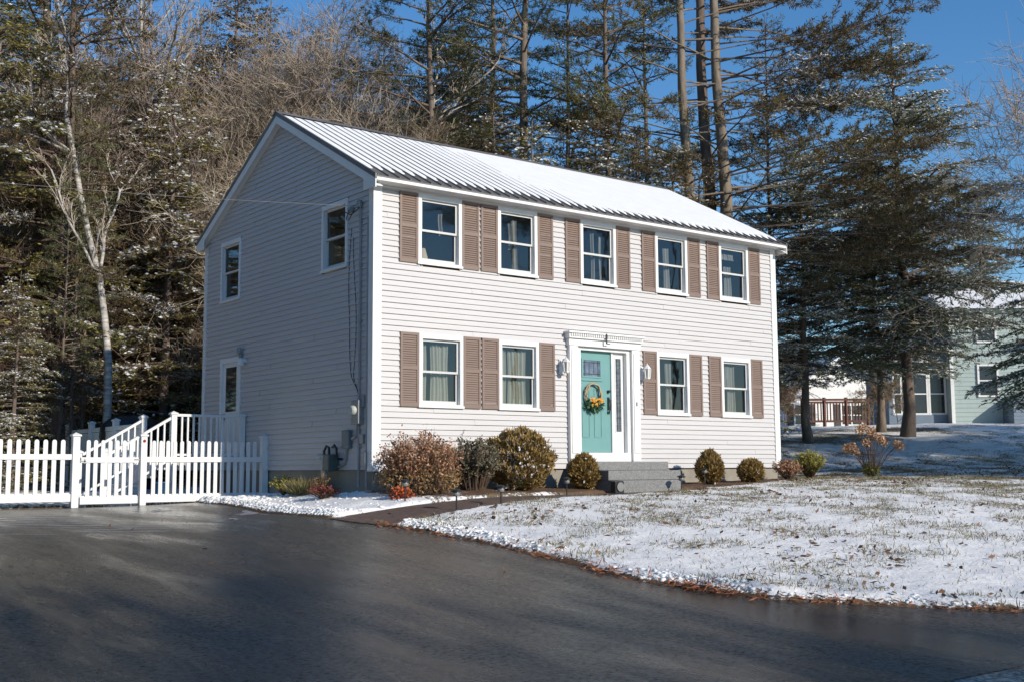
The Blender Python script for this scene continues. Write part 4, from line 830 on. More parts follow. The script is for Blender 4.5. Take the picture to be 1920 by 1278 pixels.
# ------------------------------------------------------------------ neighbouring houses
X['nwhite'] = mat('white_clapboard', (.78, .77, .74), .6, .05, 3); X['ngreen'] = mat('pale_green_clapboard', (.36, .44, .42), .6, .05, 3)
X['nblue'] = mat('blue_grey_boards', (.16, .21, .27), .6, .08, 3); X['redwood'] = mat('reddish_deck_wood', (.16, .065, .045), .7, .2, 6)
X['nglass'] = mat('dark_window_glass', (.03, .035, .045), .05, .2, 5)
def lap_wall(mb, a, b, z0, z1, st=.12):                         # clapboards along a straight wall seen from its right-hand side
    a = np.array(a, float); b = np.array(b, float); d = (b-a)/np.linalg.norm(b-a); nn = np.array([d[1], -d[0]])
    n = int((z1-z0)/st)
    for q in range(n):
        z = z0+q*(z1-z0)/n; ze = z0+(q+1)*(z1-z0)/n; A = a+nn*.02; B = b+nn*.02
        mb.add([(*A, z), (*B, z), (*b, ze), (*a, ze), (*a, z), (*b, z)], [(0, 1, 2, 3), (4, 5, 1, 0)])
def nwin(parent, p, d, z0, z1, wd, mx_=1):                      # framed window standing on a wall line
    d = np.array(d, float); nn = np.array([d[1], -d[0]]); p = np.array(p, float)
    f = MB(); t = .09
    def bx(u0, u1, a, b, o0, o1): 
        c = [p+d*u0+nn*o0, p+d*u1+nn*o0, p+d*u1+nn*o1, p+d*u0+nn*o1]
        f.add([(*q, z) for z in (a, b) for q in c], [(0, 1, 2, 3), (7, 6, 5, 4), (0, 4, 5, 1), (1, 5, 6, 2), (2, 6, 7, 3), (3, 7, 4, 0)])
    bx(0, t, z0, z1, .0, .07); bx(wd-t, wd, z0, z1, .0, .07); bx(t, wd-t, z0, z0+t, .001, .069); bx(t, wd-t, z1-t, z1, .001, .069); bx(t, wd-t, (z0+z1)/2-.03, (z0+z1)/2+.03, .002, .055)
    for q in range(1, mx_): bx(wd*q/mx_-.04, wd*q/mx_+.04, z0+t, z1-t, .003, .062)
    o = f.build('window', X['nwhite'], parent)
    A = p+d*t+nn*.03; B = p+d*(wd-t)+nn*.03; MB().poly([(*A, z0+t), (*B, z0+t), (*B, z1-t), (*A, z1-t)]).build('pane', X['nglass'], o)
hx, hy_ = spot(1470, 75); hz = gz(hx, hy_)+.4; az = math.atan2(1, 0)
nh = thing('white_house', 'white one storey house with snowy gable roof beyond the hill', 'house', (hx, hy_, hz), R(-22))
wl = MB(); gw, gl_ = 8.4, 7.0
lap_wall(wl, (0, 0), (gw, 0), -1.0, 2.5); lap_wall(wl, (gw, 0), (gw, gl_), -1.0, 2.5); wl.poly([(0, 0, 2.5), (gw, 0, 2.5), (gw/2, 0, 4.9)]); wl.poly([(0, gl_, -1), (0, gl_, 2.5), (gw/2, gl_, 4.9), (gw, gl_, 2.5), (gw, gl_, -1)]); wl.poly([(0, 0, -1), (0, 0, 2.5), (0, gl_, 2.5), (0, gl_, -1)])
wl.build('wall', X['nwhite'], nh)
rf = MB()
for s in (0, 1):
    e_ = -.4 if s == 0 else gw+.4; rf.add([(e_, -.4, 2.27), (gw/2, -.4, 4.9), (gw/2, gl_+.4, 4.9), (e_, gl_+.4, 2.27), (e_, -.4, 2.42), (gw/2, -.4, 5.05), (gw/2, gl_+.4, 5.05), (e_, gl_+.4, 2.42)], [(0, 1, 2, 3), (4, 5, 6, 7), (0, 1, 5, 4), (3, 2, 6, 7), (0, 3, 7, 4)])
rf.build('roof', X['snow'], nh)
wg = MB(); wg.box(gw+.001, gw+9, 3.0, 9.5, -1, 2.3); wg.build('wing', X['nwhite'], nh); wr2 = MB(); wr2.add([(gw, 2.6, 2.2), (gw+9.3, 2.6, 2.2), (gw+9.3, 6.25, 4.2), (gw, 6.25, 4.2), (gw, 9.9, 2.2), (gw+9.3, 9.9, 2.2)], [(0, 1, 2, 3), (3, 2, 5, 4)]); wr2.build('roof', X['snow'], nh)
for x0, wd, mx_ in ((.8, 1.1, 1), (4.2, 1.6, 2), (6.9, .9, 1)): nwin(nh, (x0, 0), (1, 0), .5, 1.9, wd, mx_)
nwin(nh, (gw+1.0, 3.0), (1, 0), .6, 1.8, 1.4, 2)
for x0 in (.35, 1.95, 3.75, 5.85): MB().box(x0, x0+.38, -.08, -.021, .5, 1.9).build('shutter', X['dark'], nh)
# wooden deck railing in front of it
rx, ry = spot(1508, 56); rx2, ry2 = spot(1632, 56); rz_ = max(gz(rx, ry), gz(rx2, ry2))
dr = thing('deck_railing', 'reddish wooden deck railing in front of the distant white house', 'railing', (rx, ry, rz_))
d_ = np.array([rx2-rx, ry2-ry]); L_ = np.linalg.norm(d_); d_ /= L_
hm = MB(); hm.bar((0, 0, 1.35), (*d_*L_, 1.35), .14, .10); hm.bar((0, 0, 1.22), (*d_*L_, 1.22), .05, .10); hm.bar((0, 0, .32), (*d_*L_, .32), .05, .10); hm.build('rail', X['redwood'], dr)
for q in np.linspace(0, L_, 4): MB().bar((*d_*q, -.5), (*d_*q, 1.45), .12, .12).build('post', X['redwood'], dr)
hm = MB()
for q in np.arange(.15, L_, .15): hm.bar((*d_*q, .3), (*d_*q, 1.25), .045, .045)
hm.build('balusters', X['redwood'], dr)
# pale green house on the right
a0 = np.array(spot(1790, 55)); a1 = np.array(spot(2060, 55)); d_ = (a1-a0)/np.linalg.norm(a1-a0); z0 = max(gz(*a0), gz(*a1))
gh = thing('green_house', 'pale green clapboard house with dark glazed porch behind the right trees', 'house', (a0[0], a0[1], z0), math.atan2(d_[1], d_[0]))
wl = MB(); lap_wall(wl, (0, 0), (6.5, 0), -.8, 5.6, .2); wl.poly([(0, 0, -.8), (0, 0, 5.6), (0, 7, 5.6), (0, 7, -.8)]); wl.poly([(6.5, 0, -.8), (6.5, 7, -.8), (6.5, 7, 5.6), (6.5, 0, 5.6)]); wl.poly([(0, 7, -.8), (0, 7, 5.6), (6.5, 7, 5.6), (6.5, 7, -.8)]); wl.build('wall', X['ngreen'], gh)
MB().box(-.02, .14, -.05, -.0205, -.8, 5.6).build('corner_board', X['nwhite'], gh)
nwin(gh, (1.25, -.02), (1, 0), 1.35, 2.9, 1.0); nwin(gh, (1.25, -.02), (1, 0), 3.9, 5.2, 1.0)
rf = MB(); rf.add([(-.4, -.4, 5.5), (6.9, -.4, 5.5), (6.9, 3.5, 7.4), (-.4, 3.5, 7.4), (-.4, 7.4, 5.5), (6.9, 7.4, 5.5)], [(0, 1, 2, 3), (3, 2, 5, 4)]); rf.poly([(-.0, 0, 5.5), (0, 3.5, 7.3), (0, 7, 5.5)]); rf.build('roof', X['snow'], gh)
w2 = MB(); lap_wall(w2, (2.4, -1.2), (6.6, -1.2), -.8, 1.1, .16); w2.poly([(2.4, -.021, -.8), (2.4, -1.2, -.8), (2.4, -1.2, 1.1), (2.4, -.021, 1.1)]); w2.poly([(2.4, -1.2, 1.1), (6.6, -1.2, 1.1), (6.6, -.021, 1.3), (2.4, -.021, 1.3)]); w2.build('porch_wall', X['nblue'], gh)
po = MB(); po.box(-2.8, -.001, .5, 4, -.8, .55); po.box(-2.8, -.001, .5, 4, 2.55, 3.0); po.box(-2.8, -2.6, .5, 4, .551, 2.549); po.build('porch', X['nblue'], gh)
pr2 = MB(); pr2.add([(-3.0, .1, 3.01), (-.001, .1, 3.01), (-.001, 4, 4.2), (-3.0, 4, 4.2)], [(0, 1, 2, 3)]); pr2.build('porch_roof', X['snow'], gh)
for q in range(3): nwin(gh, (-2.59+q*.86, .62), (1, 0), .551, 2.549, .85, 1 if q else 2)

# ------------------------------------------------------------------ trees
def wobble(h, n, amp, rg, lean=(0, 0)):
    z = np.linspace(0, h, n); a = np.cumsum(rg.normal(size=(n, 2))*amp, 0); a -= a[0]; f = (z/h)[:, None]
    return np.concatenate([a+f*np.array(lean)*h, z[:, None]], 1)
def conifer(seed, H, r0, zc, nb, Lf, ef, droop, twig=.23, card=(.13, .040), dens=28, snow=.12, bias=None, lean=(0, 0), dead=0, deadL=1.2, cover=(.12, 1.0), tuft=False, needle='hemlock', bark='bark', twl=.36, stub=0.0, brk=.016, brm=.06, top=1.0, zdist=1.0):
    rg = np.random.default_rng(seed); n = 14; T = wobble(H, n, r0*.18, rg, lean); rad = r0*(1-.93*np.linspace(0, 1, n)**.9)*top+.004
    rad[0] *= 1.35
    wood = MB(); wood.tube(T, rad, 9, False)
    TP, TD, TL, SN = [], [], [], []
    def ax(z): return np.array([np.interp(z, T[:, 2], T[:, 0]), np.interp(z, T[:, 2], T[:, 1]), z])
    S0, S1, Ra, Rb = [], [], [], []
    for i in range(nb):
        t = ((i+rg.random())/nb)**zdist; z = zc+(H*.985-zc)*t; L = Lf(t)*rg.uniform(.65, 1.15); a = rg.random()*2*math.pi
        if bias is not None and rg.random() < bias[1]: a = bias[0]+rg.normal()*.55; L *= bias[2]
        el = ef(t)+rg.normal()*.10; hd_ = np.array([math.cos(a), math.sin(a), 0]); k = 7; f = np.linspace(0, 1, k)
        bend = rg.normal()*.10; sd_ = np.array([-hd_[1], hd_[0], 0]); c = ax(z)
        P = c+hd_*(f*L)[:, None]+sd_*(bend*L*f**2)[:, None]+np.array([0, 0, 1])*(f*L*math.tan(el)-droop*L*f**2)[:, None]+rg.normal(size=(k, 3))*L*.012*f[:, None]
        br = max(.008, min(brm, brk*L))*(1-.8*f)+.002
        S0.append(P[:-1]); S1.append(P[1:]); Ra.append(br[:-1]); Rb.append(br[1:])
        sn = rg.random() < snow*2.2
        s = cover[0]+rg.random()*.05
        while s < cover[1]:
            q = s*(k-1); j = min(int(q), k-2); p = P[j]+(P[j+1]-P[j])*(q-j); dr_ = P[j+1]-P[j]; dr_ /= np.linalg.norm(dr_)
            for sg in (1, -1):
                an = sg*rg.uniform(.6, 1.25); d = dr_*math.cos(an)+sd_*math.sin(an)+np.array([0, 0, rg.normal()*.16-.10*(not tuft)+.12*tuft]); tl = L*twl*(1.08-s*.75)*rg.uniform(.5, 1.2)+.10
                TP.append(p); TD.append(d/np.linalg.norm(d)); TL.append(min(tl, 1.3)); SN.append(sn)
            s += twig/max(L, .4)*rg.uniform(.7, 1.3)
        TP.append(P[-2]); TD.append((P[-1]-P[-2])/max(np.linalg.norm(P[-1]-P[-2]), 1e-4)); TL.append(.25+.06*L); SN.append(sn)
    for i in range(dead):
        z = rg.uniform(.12*H, zc+.1*(H-zc)); a = rg.random()*2*math.pi; L = deadL*rg.uniform(.3, 1.2); c = ax(z); el = rg.normal()*.25-.1; P1 = c+np.array([math.cos(a)*L, math.sin(a)*L, L*math.tan(el)]); m = c*.45+P1*.55+rg.normal(size=3)*.06*L
        S0 += [c[None], m[None]]; S1 += [m[None], P1[None]]; Ra += [np.array([.018]), np.array([.012])]; Rb += [np.array([.012]), np.array([.004])]
        for q in range(3):
            f = rg.random(); b0 = m+(P1-m)*f; S0.append(b0[None]); S1.append((b0+rg.normal(size=3)*.3*L*.7)[None]); Ra.append(np.array([.007])); Rb.append(np.array([.002]))
    TP, TD, TL, SN = np.array(TP), np.array(TD), np.array(TL), np.array(SN)
    wood.segs(np.concatenate(S0), np.concatenate(S1), np.concatenate(Ra), np.concatenate(Rb), 5)
    wood.segs(TP, TP+TD*TL[:, None], .007, .003, 3)
    cnt = np.maximum(2, (TL*dens).astype(int)); idx = np.repeat(np.arange(len(TP)), cnt); m = len(idx); u = rg.random(m)
    if tuft: u = .45+.6*u
    else: u = u**.8
    P = TP[idx]+TD[idx]*(TL[idx]*u)[:, None]+rg.normal(size=(m, 3))*.02
    if tuft: D = TD[idx]*.55+rg.normal(size=(m, 3))*.65+np.array([0, 0, .15])
    else:
        sdv = np.cross(TD[idx], np.array([0, 0, 1.])); sdv /= np.maximum(np.linalg.norm(sdv, axis=1, keepdims=True), 1e-4)
        D = TD[idx]*.75+sdv*(rg.choice([-1, 1], m)*rg.uniform(.3, 1.0, m))[:, None]+rg.normal(size=(m, 3))*.22-np.array([0, 0, .12])
    N = rg.normal(size=(m, 3))*.7+np.array([0, 0, .8])
    crown = MB().cards(P, D, N, card[0]*rg.uniform(.6, 1.35, m), card[1]*rg.uniform(.7, 1.3, m))
    sm = None
    if snow > 0:
        pk = (SN[idx] & (rg.random(m) < .42)) | (rg.random(m) < snow*.34); Q = P[pk]+np.array([0, 0, .028]); q = len(Q)
        if q: sm = MB().cards(Q, D[pk]*np.array([1, 1, .4]), np.repeat([[0, 0, .3]], q, 0)+rg.normal(size=(q, 3)), card[0]*rg.uniform(.5, 1.1, q), card[1]*rg.uniform(.9, 1.6, q))
    return wood, crown, sm, needle, bark
def bare(seed, H, r0, levels=5, spread=.55, up=.25, first=.35, kids=(2, 3), rmin=.006, lean=(0, 0), mats=('bark', 'paletwig'), shrink=.72, side=3, gn=5, biasdir=None, hair=0):
    rg = np.random.default_rng(seed); big = [[], [], [], []]; fine = [[], [], [], []]
    def grow(p, d, L, r, lev):
        n = gn if lev < 2 else 4; st = L/n; pts = [p]
        for q in range(n):
            d = d+rg.normal(size=3)*(.07+.03*lev)+np.array([0, 0, up*.06]); 
            if biasdir is not None and lev > 0: d = d+np.array(biasdir)*.05
            d /= np.linalg.norm(d); pts.append(pts[-1]+d*st)
        rr = np.maximum(r*np.linspace(1, .62, n+1), rmin); B = big if r > .018 else fine
        B[0] += pts[:-1]; B[1] += pts[1:]; B[2] += list(rr[:-1]); B[3] += list(rr[1:])
        if lev >= levels: return
        def child(p, d, k, sprd):
            v = rg.normal(size=3); v -= d*(v@d); v /= np.linalg.norm(v); a = rg.uniform(.5, 1.2)*sprd
            dd = d*math.cos(a)+v*math.sin(a); grow(p, dd, L*shrink*rg.uniform(.65, 1.1), rr[min(k, n)]*rg.uniform(.45, .68), lev+1)
        for _ in range(rg.integers(kids[0], kids[1]+1)): child(pts[-1], d, n, spread)
        for _ in range(side):
            k = rg.integers(1 if lev else max(2, n//2), n+1); child(pts[k], d, k, spread*1.5)
    grow(np.array([0, 0, -.3]), np.array([lean[0], lean[1], 1.])/math.sqrt(1+lean[0]**2+lean[1]**2), H*first, r0, 0)
    if hair:
        A = np.array(fine[0]); Bq = np.array(fine[1]); k = rg.integers(0, len(A), hair); f = rg.random((hair, 1)); P = A[k]+(Bq-A)[k]*f; D = (Bq-A)[k]; D /= np.maximum(np.linalg.norm(D, axis=1, keepdims=True), 1e-5)
        Q = P+(D+rg.normal(size=(hair, 3))*.6+np.array([0, 0, .15]))*rg.uniform(.15, .5, (hair, 1))
        fine[0] += list(P); fine[1] += list(Q); fine[2] += [rmin*.9]*hair; fine[3] += [rmin*.5]*hair
    W_ = MB(); W_.segs(np.array(big[0]), np.array(big[1]), np.array(big[2])*1.02, np.array(big[3]), 7)
    C_ = MB(); C_.segs(np.array(fine[0]), np.array(fine[1]), np.array(fine[2]), np.array(fine[3]), 3)
    return W_, C_, None, mats[1], mats[0]
PROTO = {}
def plant(kind, x, y, label, group=None, s=1.0, rz=0.0, cat='tree', sx=1.0, name=None):
    b = PROTO[kind]; nm = name or b['name']
    root = tag(empty(nm, (x, y, gz(x, y)-.05), rz), label, cat, group); root.scale = (s*sx, s*sx, s)
    tr = bpy.data.objects.new('trunk', b['trunk']); col.objects.link(tr); tr.parent = root
    cr = bpy.data.objects.new(b['cname'], b['crown']); col.objects.link(cr); cr.parent = root
    if b['snow']: sn = bpy.data.objects.new('snow', b['snow']); col.objects.link(sn); sn.parent = cr
    return root
def proto(kind, name, parts, cname='crown'):
    w_, c_, s_, nd, bk_ = parts
    d = dict(name=name, cname=cname, trunk=w_.mesh('trunk', True), crown=c_.mesh('crown'), snow=s_.mesh('snow') if s_ else None)
    d['trunk'].materials.append(X[bk_]); d['crown'].materials.append(X[nd])
    if d['snow']: d['snow'].materials.append(X['snowleaf'])
    PROTO[kind] = d
cone = lambda a, p=1.0: (lambda t: a*(1-t)**p+.25)
VR = math.atan2(AX[0][1], AX[0][0])                             # heading of picture right, for limbs that reach that way
proto('hem1', 'hemlock_tree', conifer(1, 11.5, .16, .8, 135, cone(3.0, .85), lambda t: .05+.25*t, .22, snow=.13, dens=32))
proto('hem2', 'hemlock_tree', conifer(2, 10.0, .14, .4, 125, cone(2.8, .8), lambda t: .0+.25*t, .20, snow=.34, dens=32))
proto('hem3', 'hemlock_tree', conifer(3, 15.0, .20, 2.2, 140, cone(3.3, .8), lambda t: -.05+.3*t, .20, snow=.06, dens=30, dead=14))
proto('dark1', 'spruce_tree', conifer(4, 16.0, .20, 3.4, 185, cone(4.3, .8), lambda t: -.05+.35*t, .18, snow=.2, dens=30, needle='darkneedle', dead=14, card=(.135, .042)))
proto('dark2', 'spruce_tree', conifer(5, 13.0, .20, 3.4, 150, cone(3.8, .75), lambda t: -.08+.35*t, .2, snow=.3, dens=30, needle='darkneedle', dead=8, card=(.135, .042)))
proto('pine1', 'pine_tree', conifer(6, 23, .24, 8.5, 70, lambda t: 3.4*(1-t)**.6*(.5+.5*min(1, t*4))+.4, lambda t: .15+.35*t, .06, twig=.20, dens=50, snow=.03, tuft=True, cover=(.35, 1.0), needle='pineneedle', dead=26, deadL=2.0, card=(.15, .026)))
proto('pine2', 'pine_tree', conifer(7, 25, .26, 7.0, 62, lambda t: 4.2*(1-t)**.5*(.5+.5*min(1, t*4))+.4, lambda t: .12+.3*t, .05, twig=.21, dens=50, snow=.02, tuft=True, cover=(.38, 1.0), needle='pineneedle', dead=34, deadL=2.4, card=(.15, .026)))
proto('broad', 'hemlock_tree', conifer(14, 15.5, .22, 3.0, 175, lambda t: 4.3*min(1, (1-t)*1.5)**.75*(.75+.25*min(1, t*6))+.3, lambda t: .06+.3*t, .20, snow=.36, dens=25, needle='darkneedle', dead=16))
proto('umbrella', 'pine_tree', conifer(15, 20, .2, 14.6, 60, lambda t: 4.6*(1-t)**.5*(.6+.4*min(1, t*4))+.4, lambda t: .1+.3*t, .06, twig=.22, dens=30, snow=.0, tuft=True, cover=(.3, 1.0), needle='pineneedle', dead=8, deadL=1.6, card=(.18, .05)))
proto('sparse', 'pine_tree', conifer(8, 21, .17, 5.5, 74, lambda t: 3.0*(1-t)**.5+.3, lambda t: .20+.35*t, .10, twig=.26, dens=46, snow=.05, tuft=True, cover=(.40, 1.0), needle='darkneedle', dead=26, deadL=2.2, card=(.15, .026)))
proto('limb', 'pine_tree', conifer(9, 26, .25, 5.0, 64, lambda t: 4.4*(1-t)**.35+.3, lambda t: .14+.26*t, .04, twig=.18, dens=60, snow=.03, tuft=True, cover=(.52, 1.0), needle='goldneedle', bias=(VR, .55, 1.5), brk=.007, brm=.034, dead=60, deadL=2.6, card=(.15, .026), twl=.30))
proto('gold', 'hemlock_tree', conifer(10, 16, .18, 2.0, 150, cone(3.1, .7), lambda t: .05+.3*t, .2, snow=.03, dens=32, needle='goldneedle', dead=20))
proto('brownpine', 'pine_tree', conifer(12, 21, .26, 4.0, 74, lambda t: 3.3*(1-t)**.5+.4, lambda t: .0+.4*t, .10, twig=.20, dens=46, snow=.04, cover=(.4, 1.0), needle='goldneedle', dead=60, deadL=2.4, card=(.15, .028), tuft=True))
proto('bare1', 'bare_tree', bare(21, 17, .16, 6, .5, .5, .30, (2, 2), side=2), 'twigs')
proto('bare2', 'bare_tree', bare(22, 15, .12, 6, .6, .45, .32, (2, 3), rmin=.0055, hair=9000, side=2, mats=('paletwig', 'paletwig')), 'twigs')
proto('bare3', 'bare_tree', bare(23, 13, .10, 6, .55, .5, .30, (2, 2), side=2, hair=26000, rmin=.008, mats=('paletwig', 'twigbrown')), 'twigs')
proto('bare4', 'bare_tree', bare(24, 15, .11, 6, .5, .4, .32, (2, 3), side=2, hair=26000, rmin=.009, mats=('bark', 'twigbrown')), 'twigs')
proto('birch', 'birch_tree', bare(25, 16, .125, 4, .45, .5, .72, (1, 1), side=6, shrink=.36, rmin=.008, lean=(.10, .0), mats=('birch', 'paletwig'), gn=9), 'twigs')
proto('brush', 'brush', bare(26, 4.5, .03, 5, .6, .5, .34, (2, 3), side=3, mats=('twigbrown', 'twigbrown')), 'twigs')
def pl(kind, px, depth, label, **k):
    x, y = spot(px, depth); return plant(kind, x, y, label, **k)
rgT = np.random.default_rng(99)
# woods on the left
pl('brownpine', 62, 33, 'thick brown-trunked pine with broken dead limbs at the far left edge', s=1.05, rz=.4)
pl('brownpine', 108, 31, 'slimmer brown pine just right of the thick far left pine', s=.92, rz=2.6, sx=.85)
pl('hem3', -40, 31, 'dark hemlock cut by the left edge of the picture', s=1.15, rz=1)
pl('birch', 205, 30, 'leaning pale birch left of the house, in front of the hemlocks', s=.92, rz=2.2)
pl('birch', 268, 38, 'taller white birch snag rising above the hemlocks left of the gable', s=1.12, rz=4.4)
pl('hem2', 300, 33.5, 'snow dusted hemlock directly behind the left gable', s=1.25, rz=.3)
pl('hem1', 215, 35, 'olive hemlock behind the leaning birch', s=1.15, rz=2.0)
pl('hem1', 365, 38, 'olive hemlock touching the rear corner of the house', s=1.25, rz=4.0)
pl('hem2', 150, 37, 'snow dusted hemlock between the pines and the leaning birch', s=1.22, rz=5.0)
pl('hem2', 20, 27, 'low broad hemlock above the left picket fence', s=.52, rz=1.2)
pl('hem1', 262, 34.5, 'young olive hemlock behind the deck stairs', s=.68, rz=3.3)
pl('hem1', 340, 36, 'young hemlock seen between the deck railing and the rear corner of the house', s=.80, rz=.7)
pl('gold', 420, 40, 'brownish tall hemlock behind the roof peak', s=1.15, rz=1.1)
pl('hem3', 330, 42, 'tall dark hemlock rising behind the snow dusted one', s=1.02, rz=2.8)
pl('gold', 500, 44, 'brownish hemlock right of the roof peak', s=1.15, rz=4.1)
pl('dark1', 60, 42, 'tall dark spruce behind the far left pines', s=1.2, rz=1.0)
for px, dp, s, rz in ((134, 30.5, .5, 0), (149, 31.5, .55, 2), (108, 30, .45, 4)): pl('sparse', px, dp, 'thin young pine with bare lower stem behind the left gate post', s=s, rz=rz, group='thin young pines behind the left gate post', sx=.7)
# bare trees behind the roof
pl('bare1', 605, 38, 'grey brown bare tree with forked trunk behind the left part of the roof', s=1.15, rz=.5)
pl('bare2', 645, 41, 'pale bare tree leaning behind the roof, right of the forked one', s=1.25, rz=2.0)
pl('bare2', 540, 35, 'pale bare tree with long leaning branches just right of the roof peak', s=1.0, rz=4.0)
pl('bare2', 455, 36, 'pale bare tree whose branches lean left of the roof peak', s=1.0, rz=5.1)
pl('bare1', 712, 42, 'darker bare tree behind the middle of the ridge', s=1.2, rz=3.0)
pl('bare3', 760, 37, 'red brown twiggy tree left of the dark pine', s=.95, rz=1.0)
pl('birch', 700, 36, 'pale birch with upright trunk behind the ridge', s=1.0, rz=.2)
for px, dp, s, rz in ((480, 47, 1.1, 1), (570, 46, 1.2, 2), (660, 48, 1.2, 3), (740, 46, 1.15, 4), (800, 48, 1.1, 5), (400, 48, 1.2, 6), (620, 34, .75, .5), (690, 33.5, .7, 1.5), (560, 33, .7, 2.5), (780, 34, .65, 3.5)):
    pl('bare4' if dp > 40 else 'bare3', px, dp, 'brown twiggy bare tree in the thicket behind the roof ridge', s=s, rz=rz, group='brown bare trees behind the roof')
for px, dp, s, rz in ((95, 34, .95, 1), (235, 39, 1.0, 3.4), (405, 36, .9, 4.6)):
    pl('bare3', px, dp, 'tan twiggy bare tree among the hemlocks left of the house', s=s, rz=rz, group='tan bare trees among the left hemlocks')
for px, dp, s, rz in ((120, 38, 1.2, 1), (335, 39, 1.25, 2.2), (450, 41, 1.25, 3.4), (30, 36, 1.2, 4)):
    pl('bare2', px, dp, 'pale bare tree reaching above the hemlocks left of the house', s=s, rz=rz, group='pale bare trees above the left hemlocks')
for px, dp, s, rz in ((350, 50, 1.25, 1), (455, 52, 1.3, 2.2), (180, 50, 1.25, 3.4), (260, 53, 1.3, 4.4)):
    pl('gold', px, dp, 'brown needled tall tree in the woods behind the house', s=s, rz=rz, group='brown needled trees behind the house')
for px, dp, s, rz in ((560, 40, 1.4, .6), (715, 44, 1.5, 5.5)):
    pl('bare2', px, dp, 'tall pale bare tree reaching the top of the picture behind the ridge', s=s, rz=rz, group='tall pale bare trees behind the ridge')
# dark pines behind the middle
pl('pine1', 818, 37, 'dark bushy pine with leaning trunk behind the middle of the roof', s=.92, rz=.8)
pl('dark1', 850, 46, 'dark spruce behind the bushy pine in the middle', s=1.1, rz=3)
pl('pine2', 984, 38, 'tall pine with tan trunk and dark green tufts above the ridge', s=.98, rz=2.2)
pl('pine1', 915, 43, 'dark green pine between the bushy pine and the tan-trunked pine', s=1.0, rz=4.4)
pl('sparse', 1153, 38, 'slender straight pine with sparse branches above the roof', s=1.02, rz=1.2)
pl('sparse', 1065, 44, 'thin see-through pine left of the slender straight one', s=1.0, rz=3.9)
pl('sparse', 1225, 45, 'thin see-through pine right of the slender straight one', s=1.0, rz=5.2)
for i, (px, dp, s, k) in enumerate(((930, 36, 1.02, 'hem1'), (1000, 35, 1.08, 'hem2'), (1070, 36, 0.98, 'hem1'), (1130, 35.5, 1.08, 'hem2'), (1200, 36.5, 1.05, 'hem2'), (1265, 36, 1.00, 'hem2'), (870, 37, 1.02, 'hem1'), (1330, 37.5, 0.82, 'hem1'))):
    pl(k, px, dp, 'olive understory hemlock with snow peeking over the roof ridge', s=s, rz=i*1.3, group='understory hemlocks behind the roof')
# the right-hand pines
pl('limb', 1306, 37, 'leftmost of the three close tall pine trunks behind the right roof end', s=1.0, rz=.15)
pl('limb', 1344, 38, 'middle of the three close tall pine trunks behind the right roof end', s=1.08, rz=-.35, sx=1.1)
pl('limb', 1374, 37.5, 'rightmost of the three close tall pine trunks, long limbs reaching right', s=1.04, rz=.4, sx=1.12)
pl('broad', 1705, 42, 'tallest broad dark evergreen with snow in front of the pale green house', s=1.0, rz=.6)
pl('broad', 1655, 44, 'dark evergreen just left of the tallest broad one', s=.72, rz=2.3)
pl('broad', 1518, 41, 'dark broad evergreen beside the right end of the roof', s=.72, rz=4.0)
pl('dark2', 1990, 36, 'snow covered spruce at the right edge of the picture', s=.72, rz=1.4)
pl('dark1', 1850, 66, 'dark spruce behind the pale green house at the right', s=.9, rz=3.7)
pl('sparse', 1455, 42, 'slim bare-stemmed pine right behind the roof end', s=.75, rz=2.0)
pl('bare2', 2190, 34, 'bare tree whose fine twigs enter the sky at the upper right', s=1.25, rz=2.0)
pl('bare3', 1740, 60, 'small bare tree behind the dark glazed porch', s=.8, rz=1.0)
pl('brush', 1472, 55, 'snow dusted leafless shrub left of the deck railing', cat='shrub', s=.8, name='bare_shrub')
pl('brush', 1640, 50, 'orange brown leafless shrub right of the deck railing', cat='shrub', s=.6, rz=2, name='bare_shrub')
pl('brush', 1690, 51, 'tall orange brown leafless shrub before the porch', cat='shrub', s=.7, rz=4, name='bare_shrub')
for px, dp, s, rz in ((575, 50, 1.2, 1.0), (650, 52, 1.1, 3.0), (725, 50, 1.2, 5.0), (790, 52, 1.1, 2.0)):
    pl('gold', px, dp, 'brown needled tall tree in the woods behind the house', s=s, rz=rz, group='brown needled trees behind the house')
for px, dp, s, rz in ((430, 40, 1.0, 1), (520, 42, 1.05, 2.2), (590, 43, 1.0, 3.4), (680, 44, 1.0, 4.6), (745, 41, .95, 5.8), (350, 44, 1.1, .4)):
    pl('bare3' if px % 20 else 'bare4', px, dp, 'brown twiggy bare tree in the thicket behind the roof ridge', s=s, rz=rz, group='brown bare trees behind the roof')
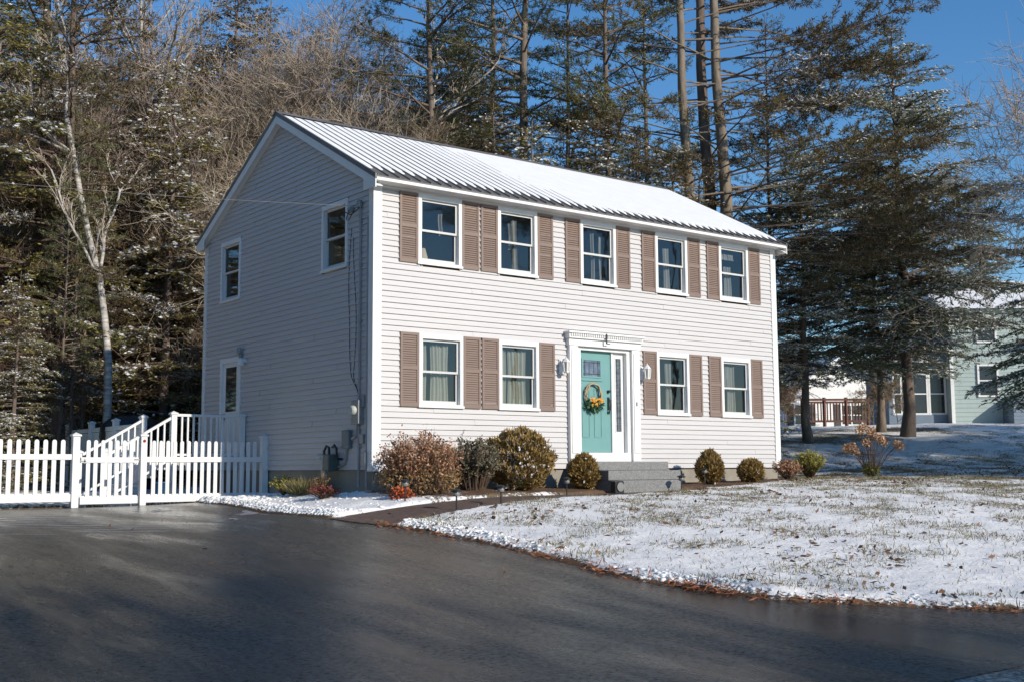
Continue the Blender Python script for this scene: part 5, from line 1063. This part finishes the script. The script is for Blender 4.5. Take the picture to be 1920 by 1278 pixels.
# deeper rows of the wood
kinds = ['hem3', 'dark1', 'hem1', 'gold', 'hem3', 'dark2']
n = 0
for dp, lo, hi, stp in ((50, -60, 1000, 78), (58, -40, 1300, 88), (70, -30, 1450, 95)):
    for px in np.arange(lo, hi, stp):
        if 520 < px < 800 and dp < 60: continue
        if px > 800 and dp == 50: continue
        k = kinds[n % len(kinds)]; n += 1
        pl(k, px+rgT.uniform(-25, 25), dp+rgT.uniform(-3, 3), 'evergreen tree deep in the wood behind the house', s=rgT.uniform(.85, 1.1)*(1.0 if px < 520 else .72), rz=rgT.random()*6, group='deep wood evergreens')
for px in (1500, 1600, 1700, 1790, 1880, 1960): pl(kinds[n % 6], px+rgT.uniform(-20, 20), 88+rgT.uniform(-6, 6), 'distant evergreen behind the neighbouring houses', s=rgT.uniform(.55, .75), rz=rgT.random()*6, group='distant evergreens behind the neighbours'); n += 1
# trees across the street that shade the driveway
for i, (x, y, k, s) in enumerate(((-3.2, -29, 'dark1', .80), (1.9, -27, 'dark1', .5), (-6.0, -31, 'hem3', .85), (3.4, -36, 'bare1', 1.0), (4.6, -33, 'bare1', .9), (-2.6, -35, 'bare4', 1.2), (.6, -38, 'bare1', 1.15), (-9, -30, 'bare1', 1.0))):
    plant(k, x, y, 'tree standing across the street from the driveway', group='trees across the street', s=s, rz=i*1.1)
for i, (x, y, s) in enumerate(((25.5, -31, .98), (29, -33, 1.02), (33, -30, 1.0), (39, -31, 1.05), (36, -37, 1.1))):
    plant('umbrella', x, y, 'tall high-crowned pine beyond the right edge whose shadow falls on the far hill', group='tall pines beyond the right edge', s=s, rz=i*1.7)
for i, (x, y, s) in enumerate(((-17, 3, 1.2), (-20, 10, 1.3), (-16, 14, 1.1), (-22, -2, 1.3), (-19, -9, 1.2), (-24, 6, 1.3), (-14, 9, 1.0), (-8, 17, 1.1), (-11, 21, 1.2), (-9.5, 13.5, .9), (-13, 17, 1.2))):
    plant(kinds[i % 6], x, y, 'evergreen of the wood beyond the left edge', group='evergreens beyond the left edge', s=s, rz=i*1.9)
